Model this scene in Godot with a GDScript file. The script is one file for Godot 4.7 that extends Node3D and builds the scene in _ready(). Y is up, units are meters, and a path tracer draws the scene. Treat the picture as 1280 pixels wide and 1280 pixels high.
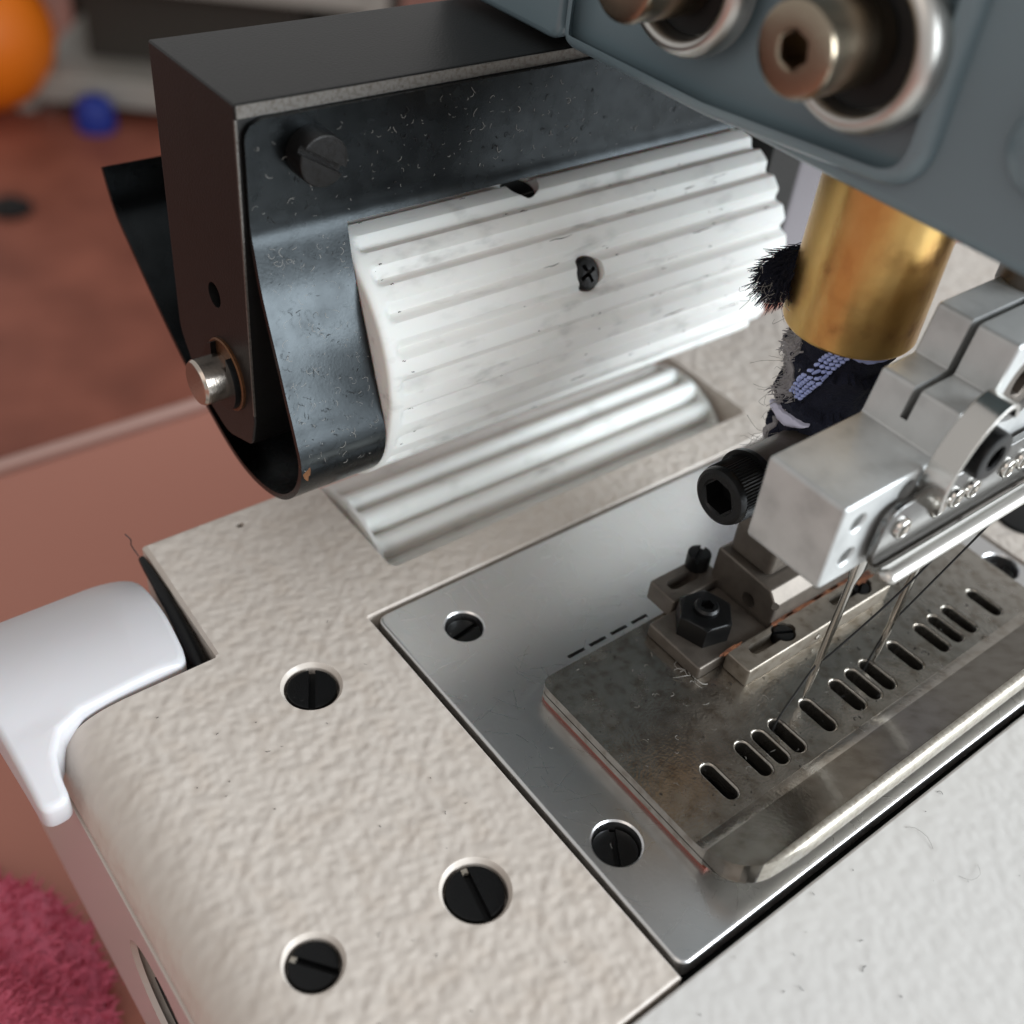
extends Node3D
# Everything is drawn up in millimetres (x along the machine, y up, z towards the operator) and committed in metres.
const MM := 0.001
var rng := RandomNumberGenerator.new()
var tex := {}
var M := {}


func _ready() -> void:
	rng.seed = 20
	set_view()
	set_light()
	make_materials()
	build_ground()
	build_background()
	build_bed()
	build_throat_plate()
	build_end_cover()
	build_lower_roller()
	build_yoke()
	build_guard()
	build_upper_roller()
	build_presser_foot()
	build_presser_bar()
	build_rag()
	build_needle_clamp()
	build_thread_guide()
	build_needles()
	build_head()
	build_lint()


# ------------------------------------------------------------------ view and light
func set_view() -> void:
	var cam := Camera3D.new()
	cam.name = "camera"
	var right := Vector3(0.787158, 0.096769, 0.609113)
	var up := Vector3(0.344126, 0.750674, -0.563974)
	var back := Vector3(-0.511820, 0.653548, 0.557598)
	add_child(cam)
	cam.transform = Transform3D(Basis(right, up, back), Vector3(-59.84, 115.0, 90.33) * MM)
	var lens := CameraAttributesPhysical.new()
	lens.frustum_focal_length = 26.13
	lens.frustum_focus_distance = 0.141
	lens.frustum_near = 0.005
	lens.frustum_far = 20.0
	lens.exposure_aperture = 10.5
	cam.attributes = lens
	cam.fov = 49.332
	cam.near = 0.005
	cam.far = 20.0
	cam.current = true


func set_light() -> void:
	var env := Environment.new()
	env.background_mode = Environment.BG_COLOR
	env.background_color = Color(0.745, 0.74, 0.735)
	env.tonemap_mode = Environment.TONE_MAPPER_LINEAR
	env.tonemap_exposure = 1.06
	env.sdfgi_enabled = true
	env.ssao_enabled = true
	env.ssil_enabled = true
	var we := WorldEnvironment.new()
	we.name = "world_environment"
	we.environment = env
	add_child(we)
	# the workshop window, to the operator's right, and an unseen dim warm light further left
	area("window_light", Vector3(560, 350, 900), Vector3(40, 20, 20), Vector2(0.9, 0.6), 2.25, Color(0.94, 0.975, 1.0))
	area("unseen_side_light", Vector3(-700, 700, 300), Vector3(20, 20, 0), Vector2(0.6, 0.6), 0.1, Color(1.0, 0.93, 0.88))


func area(called: String, at: Vector3, look: Vector3, size: Vector2, energy: float, color: Color) -> void:
	var l := AreaLight3D.new()
	l.name = called
	l.area_size = size
	l.light_energy = energy
	l.light_color = color
	l.area_range = 10.0
	l.area_attenuation = 2.0
	l.shadow_enabled = true
	add_child(l)
	l.look_at_from_position(at * MM, look * MM, Vector3.UP)


# ------------------------------------------------------------------ materials
func noise_tex(called: String, kind: int, freq: float, octaves: int, ramp = null, size := 512, s := 1, warp := 0.0) -> NoiseTexture2D:
	var n := FastNoiseLite.new()
	n.noise_type = kind
	n.frequency = freq
	n.fractal_octaves = octaves
	n.seed = s
	if kind == FastNoiseLite.TYPE_CELLULAR:
		n.cellular_return_type = FastNoiseLite.RETURN_DISTANCE
	if warp > 0.0:
		n.domain_warp_enabled = true
		n.domain_warp_amplitude = warp
		n.domain_warp_frequency = freq * 1.5
	var t := NoiseTexture2D.new()
	t.width = size
	t.height = size
	t.seamless = true
	t.noise = n
	if ramp:
		var g := Gradient.new()
		g.offsets = PackedFloat32Array(ramp.map(func(x): return x[0]))
		g.colors = PackedColorArray(ramp.map(func(x): return x[1]))
		t.color_ramp = g
	tex[called] = t
	return t


func grey(v: float) -> Color:
	return Color(v, v, v)


func mat(called: String, color: Color, rough: float, metal := 0.0) -> StandardMaterial3D:
	var m := StandardMaterial3D.new()
	m.resource_name = called
	m.albedo_color = color
	m.roughness = rough
	m.metallic = metal
	m.uv1_triplanar = true
	m.uv1_world_triplanar = true
	m.uv1_scale = Vector3.ONE * 40.0
	M[called] = m
	return m


func bump(m: StandardMaterial3D, t: Texture2D, cm: float) -> void:
	m.heightmap_enabled = true
	m.heightmap_texture = t
	m.heightmap_scale = cm


func scratch_texture() -> ImageTexture:
	var im := Image.create(1024, 1024, false, Image.FORMAT_RGB8)
	im.fill(grey(0.42))
	var r := RandomNumberGenerator.new()
	r.seed = 5
	for k in 520:
		var p := Vector2(r.randf() * 1024, r.randf() * 1024)
		var a := r.randfn(0.5, 0.9)
		var length := r.randf_range(12, 170)
		var v := 0.42 + r.randf_range(-0.16, 0.26)
		for i in int(length):
			var q := p + Vector2(cos(a), sin(a)) * i
			a += r.randfn(0.0, 0.006)
			im.set_pixel(posmod(int(q.x), 1024), posmod(int(q.y), 1024), grey(v))
	return ImageTexture.create_from_image(im)


func make_materials() -> void:
	var S := FastNoiseLite.TYPE_SIMPLEX_SMOOTH
	noise_tex("hammer", S, 0.014, 2, null, 512, 3, 6.0)
	noise_tex("fine", S, 0.09, 3, null, 512, 4)
	noise_tex("smudge", S, 0.008, 5, [[0.0, grey(0.27)], [0.5, grey(0.31)], [1.0, grey(0.38)]], 512, 6)
	tex.scratch = scratch_texture()
	noise_tex("cream_tone", S, 0.006, 4, [[0.0, Color(0.965, 0.955, 0.945)], [0.5, grey(0.99)], [1.0, grey(1.0)]], 512, 9)
	noise_tex("pitted", S, 0.022, 5, [[0.0, Color(0.60, 0.565, 0.53)], [0.25, Color(0.69, 0.67, 0.645)], [0.5, Color(0.755, 0.745, 0.73)], [1.0, Color(0.80, 0.79, 0.775)]], 512, 12)
	noise_tex("dirty_white", S, 0.013, 5, [[0.0, grey(0.80)], [0.22, grey(0.93)], [0.36, grey(0.99)], [1.0, grey(1.0)]], 512, 15)
	noise_tex("tarnish", S, 0.012, 5, [[0.0, Color(0.55, 0.42, 0.27)], [0.25, Color(0.80, 0.64, 0.42)], [0.5, Color(0.86, 0.71, 0.46)], [1.0, Color(0.90, 0.77, 0.53)]], 512, 18)
	noise_tex("rusty", S, 0.02, 5, [[0.0, Color(0.22, 0.13, 0.08)], [0.5, Color(0.42, 0.24, 0.14)], [1.0, Color(0.55, 0.36, 0.22)]], 256, 21)
	noise_tex("oxide", S, 0.012, 5, [[0.0, grey(0.84)], [0.5, grey(0.95)], [1.0, grey(1.0)]], 512, 24)
	noise_tex("wool", S, 0.05, 4, null, 512, 27)
	noise_tex("floor_tone", S, 0.01, 4, [[0.0, Color(0.78, 0.74, 0.72)], [1.0, grey(1.0)]], 512, 30)

	var m := mat("cream", Color(0.785, 0.748, 0.71), 0.4)
	m.albedo_texture = tex.cream_tone
	m.uv1_scale = Vector3.ONE * 42.0
	bump(m, tex.hammer, 0.022)
	m = mat("pale_cover", Color(0.80, 0.79, 0.775), 0.42)
	bump(m, tex.hammer, 0.008)
	m = mat("cream_smooth", Color(0.77, 0.73, 0.70), 0.28)
	m = mat("inside_shade", Color(0.035, 0.035, 0.035), 0.6)  # near-black: shade inside gaps and recesses put into the colour
	m = mat("plate_steel", Color(0.85, 0.85, 0.85), 1.0, 1.0)
	m.roughness_texture = tex.scratch
	m.roughness = 0.68
	m.uv1_scale = Vector3.ONE * 28.0
	bump(m, tex.fine, 0.0006)
	m = mat("foot_steel", Color(0.86, 0.845, 0.82), 0.8, 0.95)
	m.albedo_texture = tex.pitted
	m.roughness_texture = tex.smudge
	m.uv1_scale = Vector3.ONE * 34.0
	bump(m, tex.fine, 0.002)
	m = mat("toe_dark_reflection", Color(0.60, 0.585, 0.56), 0.22, 1.0)  # darker than the sole: a dark reflection band put into the colour
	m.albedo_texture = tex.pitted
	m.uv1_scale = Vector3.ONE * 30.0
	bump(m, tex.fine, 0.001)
	m = mat("worn_lip_glint", Color(0.95, 0.93, 0.89), 0.38, 0.7)  # worn steel, made paler for the lip's bright reflection and the slot glints
	m.albedo_texture = tex.pitted
	m.uv1_scale = Vector3.ONE * 90.0
	bump(m, tex.fine, 0.006)
	m = mat("red_edge_reflection", Color(0.50, 0.27, 0.22), 0.4, 0.3)  # the red floor's reflection on the sole edge, put into a colour
	m = mat("dark_steel", Color(0.43, 0.40, 0.37), 0.42, 0.65)
	m.albedo_texture = tex.oxide
	bump(m, tex.fine, 0.002)
	m = mat("rail_steel", Color(0.74, 0.71, 0.67), 0.36, 0.7)
	m.albedo_texture = tex.pitted
	bump(m, tex.fine, 0.0015)
	m = mat("black_screw", Color(0.085, 0.087, 0.09), 0.36, 0.55)
	m.uv1_scale = Vector3.ONE * 60.0
	bump(m, tex.fine, 0.002)
	m = mat("block_black", Color(0.085, 0.083, 0.082), 0.42, 0.2)
	m.albedo_texture = tex.oxide
	bump(m, tex.fine, 0.002)
	m = mat("blued_sheet", Color(0.205, 0.217, 0.224), 1.0, 1.0)
	m.albedo_texture = tex.oxide
	m.roughness_texture = tex.smudge
	m.roughness = 0.85
	bump(m, tex.fine, 0.0005)
	m = mat("nylon", Color(0.915, 0.91, 0.895), 0.62)
	m.albedo_texture = tex.dirty_white
	m.uv1_scale = Vector3(14, 38, 38)
	m.subsurf_scatter_enabled = true
	m.subsurf_scatter_strength = 0.12
	bump(m, tex.fine, 0.0015)
	m = mat("white_plastic", Color(0.785, 0.775, 0.785), 0.34)
	m.subsurf_scatter_enabled = true
	m.subsurf_scatter_strength = 0.1
	m = mat("brass", Color(0.97, 0.95, 0.90), 1.0, 1.0)
	m.albedo_texture = tex.tarnish
	m.roughness_texture = tex.smudge
	m.uv1_scale = Vector3(24, 16, 24)
	bump(m, tex.fine, 0.002)
	m = mat("aluminium", Color(0.80, 0.805, 0.80), 0.42, 0.5)
	m.albedo_texture = tex.oxide
	m.uv1_scale = Vector3.ONE * 22.0
	bump(m, tex.fine, 0.0012)
	m = mat("bright_steel", Color(0.80, 0.79, 0.77), 0.2, 1.0)
	m = mat("lip_steel", Color(0.80, 0.79, 0.77), 0.34, 1.0)
	m = mat("pin_steel", Color(0.74, 0.70, 0.66), 0.25, 1.0)
	bump(m, tex.fine, 0.001)
	m = mat("bolt_steel", Color(0.62, 0.57, 0.50), 0.26, 1.0)
	m = mat("guide_steel", Color(0.46, 0.455, 0.45), 0.22, 1.0)
	m = mat("worn_screw", Color(0.24, 0.24, 0.245), 0.34, 0.8)
	m.albedo_texture = tex.pitted
	m.uv1_scale = Vector3.ONE * 90.0
	bump(m, tex.fine, 0.003)
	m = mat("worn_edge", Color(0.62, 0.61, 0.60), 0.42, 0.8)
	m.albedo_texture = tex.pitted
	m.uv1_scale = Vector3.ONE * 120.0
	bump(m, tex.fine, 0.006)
	m = mat("head_paint", Color(0.42, 0.49, 0.52), 0.36)
	m.clearcoat_enabled = true
	m.clearcoat = 0.4
	m.clearcoat_roughness = 0.2
	bump(m, tex.fine, 0.0006)
	m = mat("housing_paint", Color(0.46, 0.44, 0.455), 0.5)
	m = mat("copper_worn", Color(0.58, 0.41, 0.29), 0.42, 0.8)
	m.albedo_texture = tex.pitted
	m.uv1_scale = Vector3.ONE * 160.0
	m = mat("rust", Color(1, 1, 1), 0.85)
	m.albedo_texture = tex.rusty
	m.uv1_scale = Vector3.ONE * 150.0
	bump(m, tex.fine, 0.006)
	m = mat("navy_cloth", Color(0.095, 0.11, 0.18), 0.95)
	m.uv1_scale = Vector3.ONE * 120.0
	bump(m, tex.wool, 0.03)
	m = mat("grey_cloth", Color(0.66, 0.65, 0.66), 0.95)
	m.uv1_scale = Vector3.ONE * 120.0
	bump(m, tex.wool, 0.04)
	m = mat("pale_tape", Color(0.66, 0.71, 0.90), 0.85)
	m = mat("pale_cloth", Color(0.82, 0.82, 0.90), 0.9)
	m = mat("black_thread", Color(0.06, 0.055, 0.055), 0.7)
	m = mat("grey_lint", Color(0.62, 0.61, 0.59), 0.9)
	m = mat("dark_lint", Color(0.10, 0.09, 0.09), 0.9)
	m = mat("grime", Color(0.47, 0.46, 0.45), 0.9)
	m = mat("scuff", Color(0.27, 0.26, 0.26), 0.9)
	m = mat("salmon_table", Color(0.71, 0.465, 0.395), 0.42)
	m.uv1_scale = Vector3.ONE * 8.0
	m = mat("edge_highlight_tone", Color(0.80, 0.66, 0.62), 0.4)
	m = mat("red_floor", Color(0.62, 0.36, 0.285), 0.6)
	m.albedo_texture = tex.floor_tone
	m.uv1_scale = Vector3.ONE * 1.2
	m = mat("pink_fleece", Color(0.89, 0.45, 0.55), 0.95)
	m.rim_enabled = true
	m.rim = 0.6
	m.uv1_scale = Vector3.ONE * 22.0
	bump(m, tex.wool, 0.1)
	m = mat("orange_rubber", Color(0.96, 0.50, 0.08), 0.5)
	m = mat("blue_plastic", Color(0.08, 0.18, 0.55), 0.5)
	m = mat("rack_paint", Color(0.62, 0.61, 0.58), 0.5)
	m = mat("rack_shade", Color(0.22, 0.205, 0.18), 0.7)


# ------------------------------------------------------------------ scene objects
func numbered(called: String) -> String:
	if not has_node(NodePath(called)):
		return called
	var k := 1
	while has_node(NodePath("%s_%03d" % [called, k])):
		k += 1
	return "%s_%03d" % [called, k]


func thing(called: String, label: String, category: String, base := Vector3.ZERO, group := "", kind := "") -> Node3D:
	var o := Node3D.new()
	o.name = numbered(called)
	add_child(o)
	o.position = base * MM
	tag(o, label, category, group, kind)
	return o


func tag(o: Node, label: String, category: String, group := "", kind := "") -> void:
	if label:
		o.set_meta("label", label)
	if category:
		o.set_meta("category", category)
	if group:
		o.set_meta("group", group)
	if kind:
		o.set_meta("kind", kind)


# one mesh, from a soup in millimetres; parent null puts it at top level
func put(called: String, soup: PackedVector3Array, material: String, parent: Node3D = null, crease := 38.0, label := "") -> MeshInstance3D:
	var o := MeshInstance3D.new()
	var top := parent == null
	o.name = numbered(called) if top else called
	var base := Vector3.ZERO
	var p := parent
	while p:
		base += p.position / MM
		p = p.get_parent() as Node3D if p.get_parent() != self else null
	if top:
		var box := AABB(soup[0], Vector3.ZERO)
		for v in soup:
			box = box.expand(v)
		base = Vector3(box.get_center().x, box.position.y, box.get_center().z)
		o.position = base * MM
	o.mesh = finish(soup, base, crease)
	o.material_override = M[material]
	if label:
		o.set_meta("label", label)
	(self if top else parent).add_child(o, true)
	return o


func finish(soup: PackedVector3Array, base: Vector3, crease: float) -> ArrayMesh:
	var n := soup.size() / 3
	var ids := PackedInt32Array()
	ids.resize(soup.size())
	var seen := {}
	var faces := []
	var fn := PackedVector3Array()
	fn.resize(n)
	for i in n:
		fn[i] = (soup[i * 3 + 1] - soup[i * 3]).cross(soup[i * 3 + 2] - soup[i * 3])
		for k in 3:
			var v := soup[i * 3 + k]
			var key := Vector3i((v * 1000.0).round())
			var id: int = seen.get(key, -1)
			if id < 0:
				id = faces.size()
				seen[key] = id
				faces.append(PackedInt32Array())
			faces[id].append(i)
			ids[i * 3 + k] = id
	var unit := PackedVector3Array()
	unit.resize(n)
	for i in n:
		unit[i] = fn[i].normalized()
	var limit := cos(deg_to_rad(crease))
	var vs := PackedVector3Array()
	var ns := PackedVector3Array()
	vs.resize(soup.size())
	ns.resize(soup.size())
	for i in n:
		for k in 3:
			var sum := Vector3.ZERO
			for j in faces[ids[i * 3 + k]]:
				if unit[j].dot(unit[i]) > limit:
					sum += fn[j]
			var to := i * 3 + (2 - k)
			vs[to] = (soup[i * 3 + k] - base) * MM
			ns[to] = sum.normalized() if sum.length_squared() > 1e-20 else unit[i]
	var arrays := []
	arrays.resize(Mesh.ARRAY_MAX)
	arrays[Mesh.ARRAY_VERTEX] = vs
	arrays[Mesh.ARRAY_NORMAL] = ns
	var am := ArrayMesh.new()
	am.add_surface_from_arrays(Mesh.PRIMITIVE_TRIANGLES, arrays)
	return am


# ------------------------------------------------------------------ shapes (closed soups, counter-clockwise seen from outside)
func outward(s: PackedVector3Array) -> PackedVector3Array:
	var vol := 0.0
	var c := s[0]
	for i in range(0, s.size(), 3):
		vol += (s[i] - c).dot((s[i + 1] - c).cross(s[i + 2] - c))
	if vol < 0.0:
		for i in range(0, s.size(), 3):
			var t := s[i + 1]
			s[i + 1] = s[i + 2]
			s[i + 2] = t
	return s


func quad(s: PackedVector3Array, a: Vector3, b: Vector3, c: Vector3, d: Vector3) -> void:
	s.append(a); s.append(b); s.append(c)
	s.append(a); s.append(c); s.append(d)


func inset(poly: PackedVector2Array, d: float) -> PackedVector2Array:
	var out := PackedVector2Array()
	var n := poly.size()
	for i in n:
		var e0 := (poly[i] - poly[(i + n - 1) % n]).normalized()
		var e1 := (poly[(i + 1) % n] - poly[i]).normalized()
		var n0 := Vector2(-e0.y, e0.x)
		var n1 := Vector2(-e1.y, e1.x)
		var b := (n0 + n1)
		b = b / maxf(0.3, b.length_squared() * 0.5)
		out.append(poly[i] + b * d)
	return out


func area2(poly: PackedVector2Array) -> float:
	var a := 0.0
	for i in poly.size():
		a += poly[i].cross(poly[(i + 1) % poly.size()])
	return a * 0.5


# polygon in the (u, v) plane through o, raised from h0 to h1 along n; rounded edges b0 below and b1 above
func prism(poly: PackedVector2Array, o: Vector3, u: Vector3, v: Vector3, n: Vector3, h0: float, h1: float, b0 := 0.0, b1 := 0.0, steps := 3) -> PackedVector3Array:
	if area2(poly) < 0.0:
		poly.reverse()
	var rings := []
	if b0 > 0.0:
		for k in steps:
			var a := PI / 2 * k / steps
			rings.append([b0 * (1.0 - sin(a)), h0 + b0 * (1.0 - cos(a))])
	rings.append([0.0, h0 + b0])
	rings.append([0.0, h1 - b1])
	if b1 > 0.0:
		for k in range(1, steps + 1):
			var a := PI / 2 * k / steps
			rings.append([b1 * (1.0 - cos(a)), h1 - b1 * (1.0 - sin(a))])
	var s := PackedVector3Array()
	var prev := PackedVector3Array()
	var first := PackedVector2Array()
	var last := PackedVector2Array()
	for r in rings:
		var p := inset(poly, r[0]) if r[0] > 0.0 else poly
		var ring := PackedVector3Array()
		for q in p:
			ring.append(o + u * q.x + v * q.y + n * r[1])
		if prev.is_empty():
			first = p
		else:
			for i in ring.size():
				var j := (i + 1) % ring.size()
				quad(s, prev[i], prev[j], ring[j], ring[i])
		prev = ring
		last = p
	for cap in [[first, rings[0][1], true], [last, rings[-1][1], false]]:
		var p: PackedVector2Array = cap[0]
		var idx := Geometry2D.triangulate_polygon(p)
		for i in range(0, idx.size(), 3):
			var a := p[idx[i]]
			var b := p[idx[i + 1]]
			var c := p[idx[i + 2]]
			if ((b - a).cross(c - a) < 0.0) != cap[2]:
				var t := b
				b = c
				c = t
			for q in [a, b, c]:
				s.append(o + u * q.x + v * q.y + n * cap[1])
	return outward(s)


# plan polygon of (x, z), between heights
func plan(poly: PackedVector2Array, y0: float, y1: float, b0 := 0.0, b1 := 0.0, steps := 3) -> PackedVector3Array:
	return prism(poly, Vector3.ZERO, Vector3.RIGHT, Vector3.BACK, Vector3.UP, y0, y1, b0, b1, steps)


# side view polygon of (x, y), between depths z
func front(poly: PackedVector2Array, z0: float, z1: float, b0 := 0.0, b1 := 0.0) -> PackedVector3Array:
	return prism(poly, Vector3.ZERO, Vector3.RIGHT, Vector3.UP, Vector3.BACK, z0, z1, b0, b1)


# end view polygon of (z, y), along x
func endwise(poly: PackedVector2Array, x0: float, x1: float, b0 := 0.0, b1 := 0.0, steps := 3) -> PackedVector3Array:
	return prism(poly, Vector3.ZERO, Vector3.BACK, Vector3.UP, Vector3.RIGHT, x0, x1, b0, b1, steps)


func rect(x0: float, y0: float, x1: float, y1: float, r := 0.0, steps := 5) -> PackedVector2Array:
	return rounded(PackedVector2Array([Vector2(x0, y0), Vector2(x1, y0), Vector2(x1, y1), Vector2(x0, y1)]), r, steps)


# corners rounded by r (one radius, or one for each corner)
func rounded(poly: PackedVector2Array, r, steps := 5) -> PackedVector2Array:
	var out := PackedVector2Array()
	var n := poly.size()
	for i in n:
		var rr: float = r[i] if r is Array else r
		if rr <= 0.0:
			out.append(poly[i])
			continue
		var a := (poly[(i + n - 1) % n] - poly[i]).normalized()
		var b := (poly[(i + 1) % n] - poly[i]).normalized()
		var half := acos(clampf(a.dot(b), -1.0, 1.0)) / 2.0
		var d := rr / tan(half)
		var p := poly[i] + a * d
		var q := poly[i] + b * d
		for k in steps + 1:
			var t := float(k) / steps
			out.append(p.lerp(poly[i], t).lerp(poly[i].lerp(q, t), t))
	return out


func box(a: Vector3, b: Vector3, bevel := 0.0) -> PackedVector3Array:
	return plan(rect(a.x, a.z, b.x, b.z, bevel * 1.6, 3), a.y, b.y, bevel, bevel)


func frame_of(n: Vector3) -> Array:
	var u := n.cross(Vector3.UP if absf(n.y) < 0.9 else Vector3.RIGHT).normalized()
	return [u, n.cross(u).normalized()]


# profile of (radius, height) turned about an axis
func lathe(profile: Array, o: Vector3, n: Vector3, seg := 40) -> PackedVector3Array:
	n = n.normalized()
	var f := frame_of(n)
	var s := PackedVector3Array()
	for i in seg:
		var a0 := TAU * i / seg
		var a1 := TAU * (i + 1) / seg
		var d0: Vector3 = f[0] * cos(a0) + f[1] * sin(a0)
		var d1: Vector3 = f[0] * cos(a1) + f[1] * sin(a1)
		for k in profile.size() - 1:
			var p: Vector2 = profile[k]
			var q: Vector2 = profile[k + 1]
			var a := o + n * p.y + d0 * p.x
			var b := o + n * p.y + d1 * p.x
			var c := o + n * q.y + d1 * q.x
			var d := o + n * q.y + d0 * q.x
			if p.x > 0.0:
				s.append(a); s.append(b); s.append(c)
			if q.x > 0.0:
				s.append(a); s.append(c); s.append(d)
	return outward(s)


func cylinder(o: Vector3, n: Vector3, r: float, h: float, bevel := 0.0, seg := 40) -> PackedVector3Array:
	if bevel <= 0.0:
		return lathe([Vector2(0, 0), Vector2(r, 0), Vector2(r, h), Vector2(0, h)], o, n, seg)
	return lathe([Vector2(0, 0), Vector2(r, 0), Vector2(r, h - bevel), Vector2(r - bevel * 0.3, h - bevel * 0.3), Vector2(r - bevel, h), Vector2(0, h)], o, n, seg)


func hexagon(o: Vector3, n: Vector3, across: float, h0: float, h1: float, turn := 0.0, bevel := 0.0) -> PackedVector3Array:
	var f := frame_of(n)
	var p := PackedVector2Array()
	for k in 6:
		p.append(Vector2.from_angle(turn + TAU * k / 6) * across / sqrt(3.0))
	return prism(p, o, f[0], f[1], n, h0, h1, 0.0, bevel)


# round bar along a path; one radius or one for each point
func tube(path: Array, r, sides := 8) -> PackedVector3Array:
	var s := PackedVector3Array()
	var prev := PackedVector3Array()
	var u := Vector3.ZERO
	for i in path.size():
		var t: Vector3 = (path[mini(i + 1, path.size() - 1)] - path[maxi(i - 1, 0)]).normalized()
		if u == Vector3.ZERO:
			u = frame_of(t)[0]
		u = (u - t * u.dot(t)).normalized()
		var w := t.cross(u)
		var rr: float = r[i] if r is Array else r
		var ring := PackedVector3Array()
		for k in sides:
			var a := TAU * k / sides
			ring.append(path[i] + (u * cos(a) + w * sin(a)) * rr)
		if i > 0:
			for k in sides:
				var j := (k + 1) % sides
				quad(s, prev[k], prev[j], ring[j], ring[k])
		if i == 0 or i == path.size() - 1:
			for k in sides:
				s.append(path[i]); s.append(ring[(k + 1) % sides] if i == 0 else ring[k]); s.append(ring[k] if i == 0 else ring[(k + 1) % sides])
		prev = ring
	return outward(s)


func curve(points: Array, n: int) -> Array:
	var out := []
	var m := points.size()
	for i in m - 1:
		var a = points[maxi(i - 1, 0)]
		var b = points[i]
		var c = points[i + 1]
		var d = points[mini(i + 2, m - 1)]
		for k in n:
			out.append(b.cubic_interpolate(c, a, d, float(k) / n))
	out.append(points[m - 1])
	return out


func moved(s: PackedVector3Array, t: Transform3D) -> PackedVector3Array:
	return t * s


func joined(list: Array) -> PackedVector3Array:
	var s := PackedVector3Array()
	for x in list:
		s.append_array(x)
	return s


func soup_mesh(s: PackedVector3Array) -> ArrayMesh:
	var st := SurfaceTool.new()
	st.begin(Mesh.PRIMITIVE_TRIANGLES)
	for i in range(0, s.size(), 3):
		st.add_vertex(s[i]); st.add_vertex(s[i + 2]); st.add_vertex(s[i + 1])
	st.index()
	return st.commit()


# solid geometry: base, then [operation, soup] in turn
func carve(base: PackedVector3Array, steps: Array) -> PackedVector3Array:
	var root := CSGCombiner3D.new()
	add_child(root)
	var all := [[CSGShape3D.OPERATION_UNION, base]]
	all.append_array(steps)
	for a in all:
		var c := CSGMesh3D.new()
		c.mesh = soup_mesh(a[1])
		c.operation = a[0]
		root.add_child(c)
	root._update_shape()
	var mesh := root.bake_static_mesh()
	var s := PackedVector3Array()
	for k in mesh.get_surface_count():
		var arrays := mesh.surface_get_arrays(k)
		var v: PackedVector3Array = arrays[Mesh.ARRAY_VERTEX]
		var idx = arrays[Mesh.ARRAY_INDEX]
		if idx == null or idx.is_empty():
			for i in range(0, v.size(), 3):
				s.append(v[i]); s.append(v[i + 2]); s.append(v[i + 1])
		else:
			for i in range(0, idx.size(), 3):
				s.append(v[idx[i]]); s.append(v[idx[i + 2]]); s.append(v[idx[i + 1]])
	remove_child(root)
	root.free()
	return s


func cut(base: PackedVector3Array, tools: Array) -> PackedVector3Array:
	return carve(base, tools.map(func(t): return [CSGShape3D.OPERATION_SUBTRACTION, t]))


# slotted screw head, top at the origin, axis up
func slotted(r: float, h: float, slot: float, deep: float) -> PackedVector3Array:
	return cut(cylinder(Vector3(0, -h, 0), Vector3.UP, r, h, 0.25, 48), [box(Vector3(-r - 1, -deep, -slot / 2), Vector3(r + 1, 1, slot / 2))])


# cap screw with a hexagon socket, top of the head at the origin, axis up; knurled when asked
func socket_head(r: float, h: float, hexa: float, knurl := false) -> PackedVector3Array:
	var body := cylinder(Vector3(0, -h, 0), Vector3.UP, r, h, r * 0.16, 56)
	if knurl:
		var p := PackedVector2Array()
		for k in 120:
			p.append(Vector2.from_angle(TAU * k / 120) * (r if k % 2 == 0 else r * 0.965))
		body = carve(body, [[CSGShape3D.OPERATION_INTERSECTION, joined([plan(p, -h - 1, -h * 0.22)])], [CSGShape3D.OPERATION_UNION, lathe([Vector2(0, -h * 0.24), Vector2(r * 0.97, -h * 0.24), Vector2(r * 0.97, -r * 0.17), Vector2(r * 0.93, -r * 0.06), Vector2(r * 0.83, 0), Vector2(0, 0)], Vector3.ZERO, Vector3.UP, 56)]])
	return cut(body, [hexagon(Vector3.ZERO, Vector3.UP, hexa, -h * 0.6, 1.0), lathe([Vector2(0, -0.25), Vector2(hexa * 0.56, -0.25), Vector2(hexa * 0.66, 0.2), Vector2(0, 0.2)], Vector3.ZERO, Vector3.UP, 24)])


func aim(n: Vector3, at: Vector3, turn := 0.0) -> Transform3D:
	n = n.normalized()
	var f := frame_of(n)
	return Transform3D(Basis(f[0], n, f[0].cross(n)), at) * Transform3D(Basis(Vector3.UP, turn), Vector3.ZERO)


# ------------------------------------------------------------------ surroundings
func build_ground() -> void:
	var f := put("floor", box(Vector3(-3000, -800, -6000), Vector3(6000, -760, 1500)), "red_floor")
	tag(f, "red-brown workshop floor, out of focus far below the machine", "floor", "", "structure")
	var t := thing("work_table", "salmon pink table top behind and under the machine, with a highlight painted along its rounded edge", "table", Vector3(60, -85, 0))
	put("table_top", plan(rect(-420, -166, 700, 420, 12), -112, -85, 2, 4), "salmon_table", t)
	put("edge_highlight", plan(rect(-420, -170.5, 700, -166.2, 1), -114, -84, 1, 2), "edge_highlight_tone", t)  # pale strip paints the highlight along the rounded back edge


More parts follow.
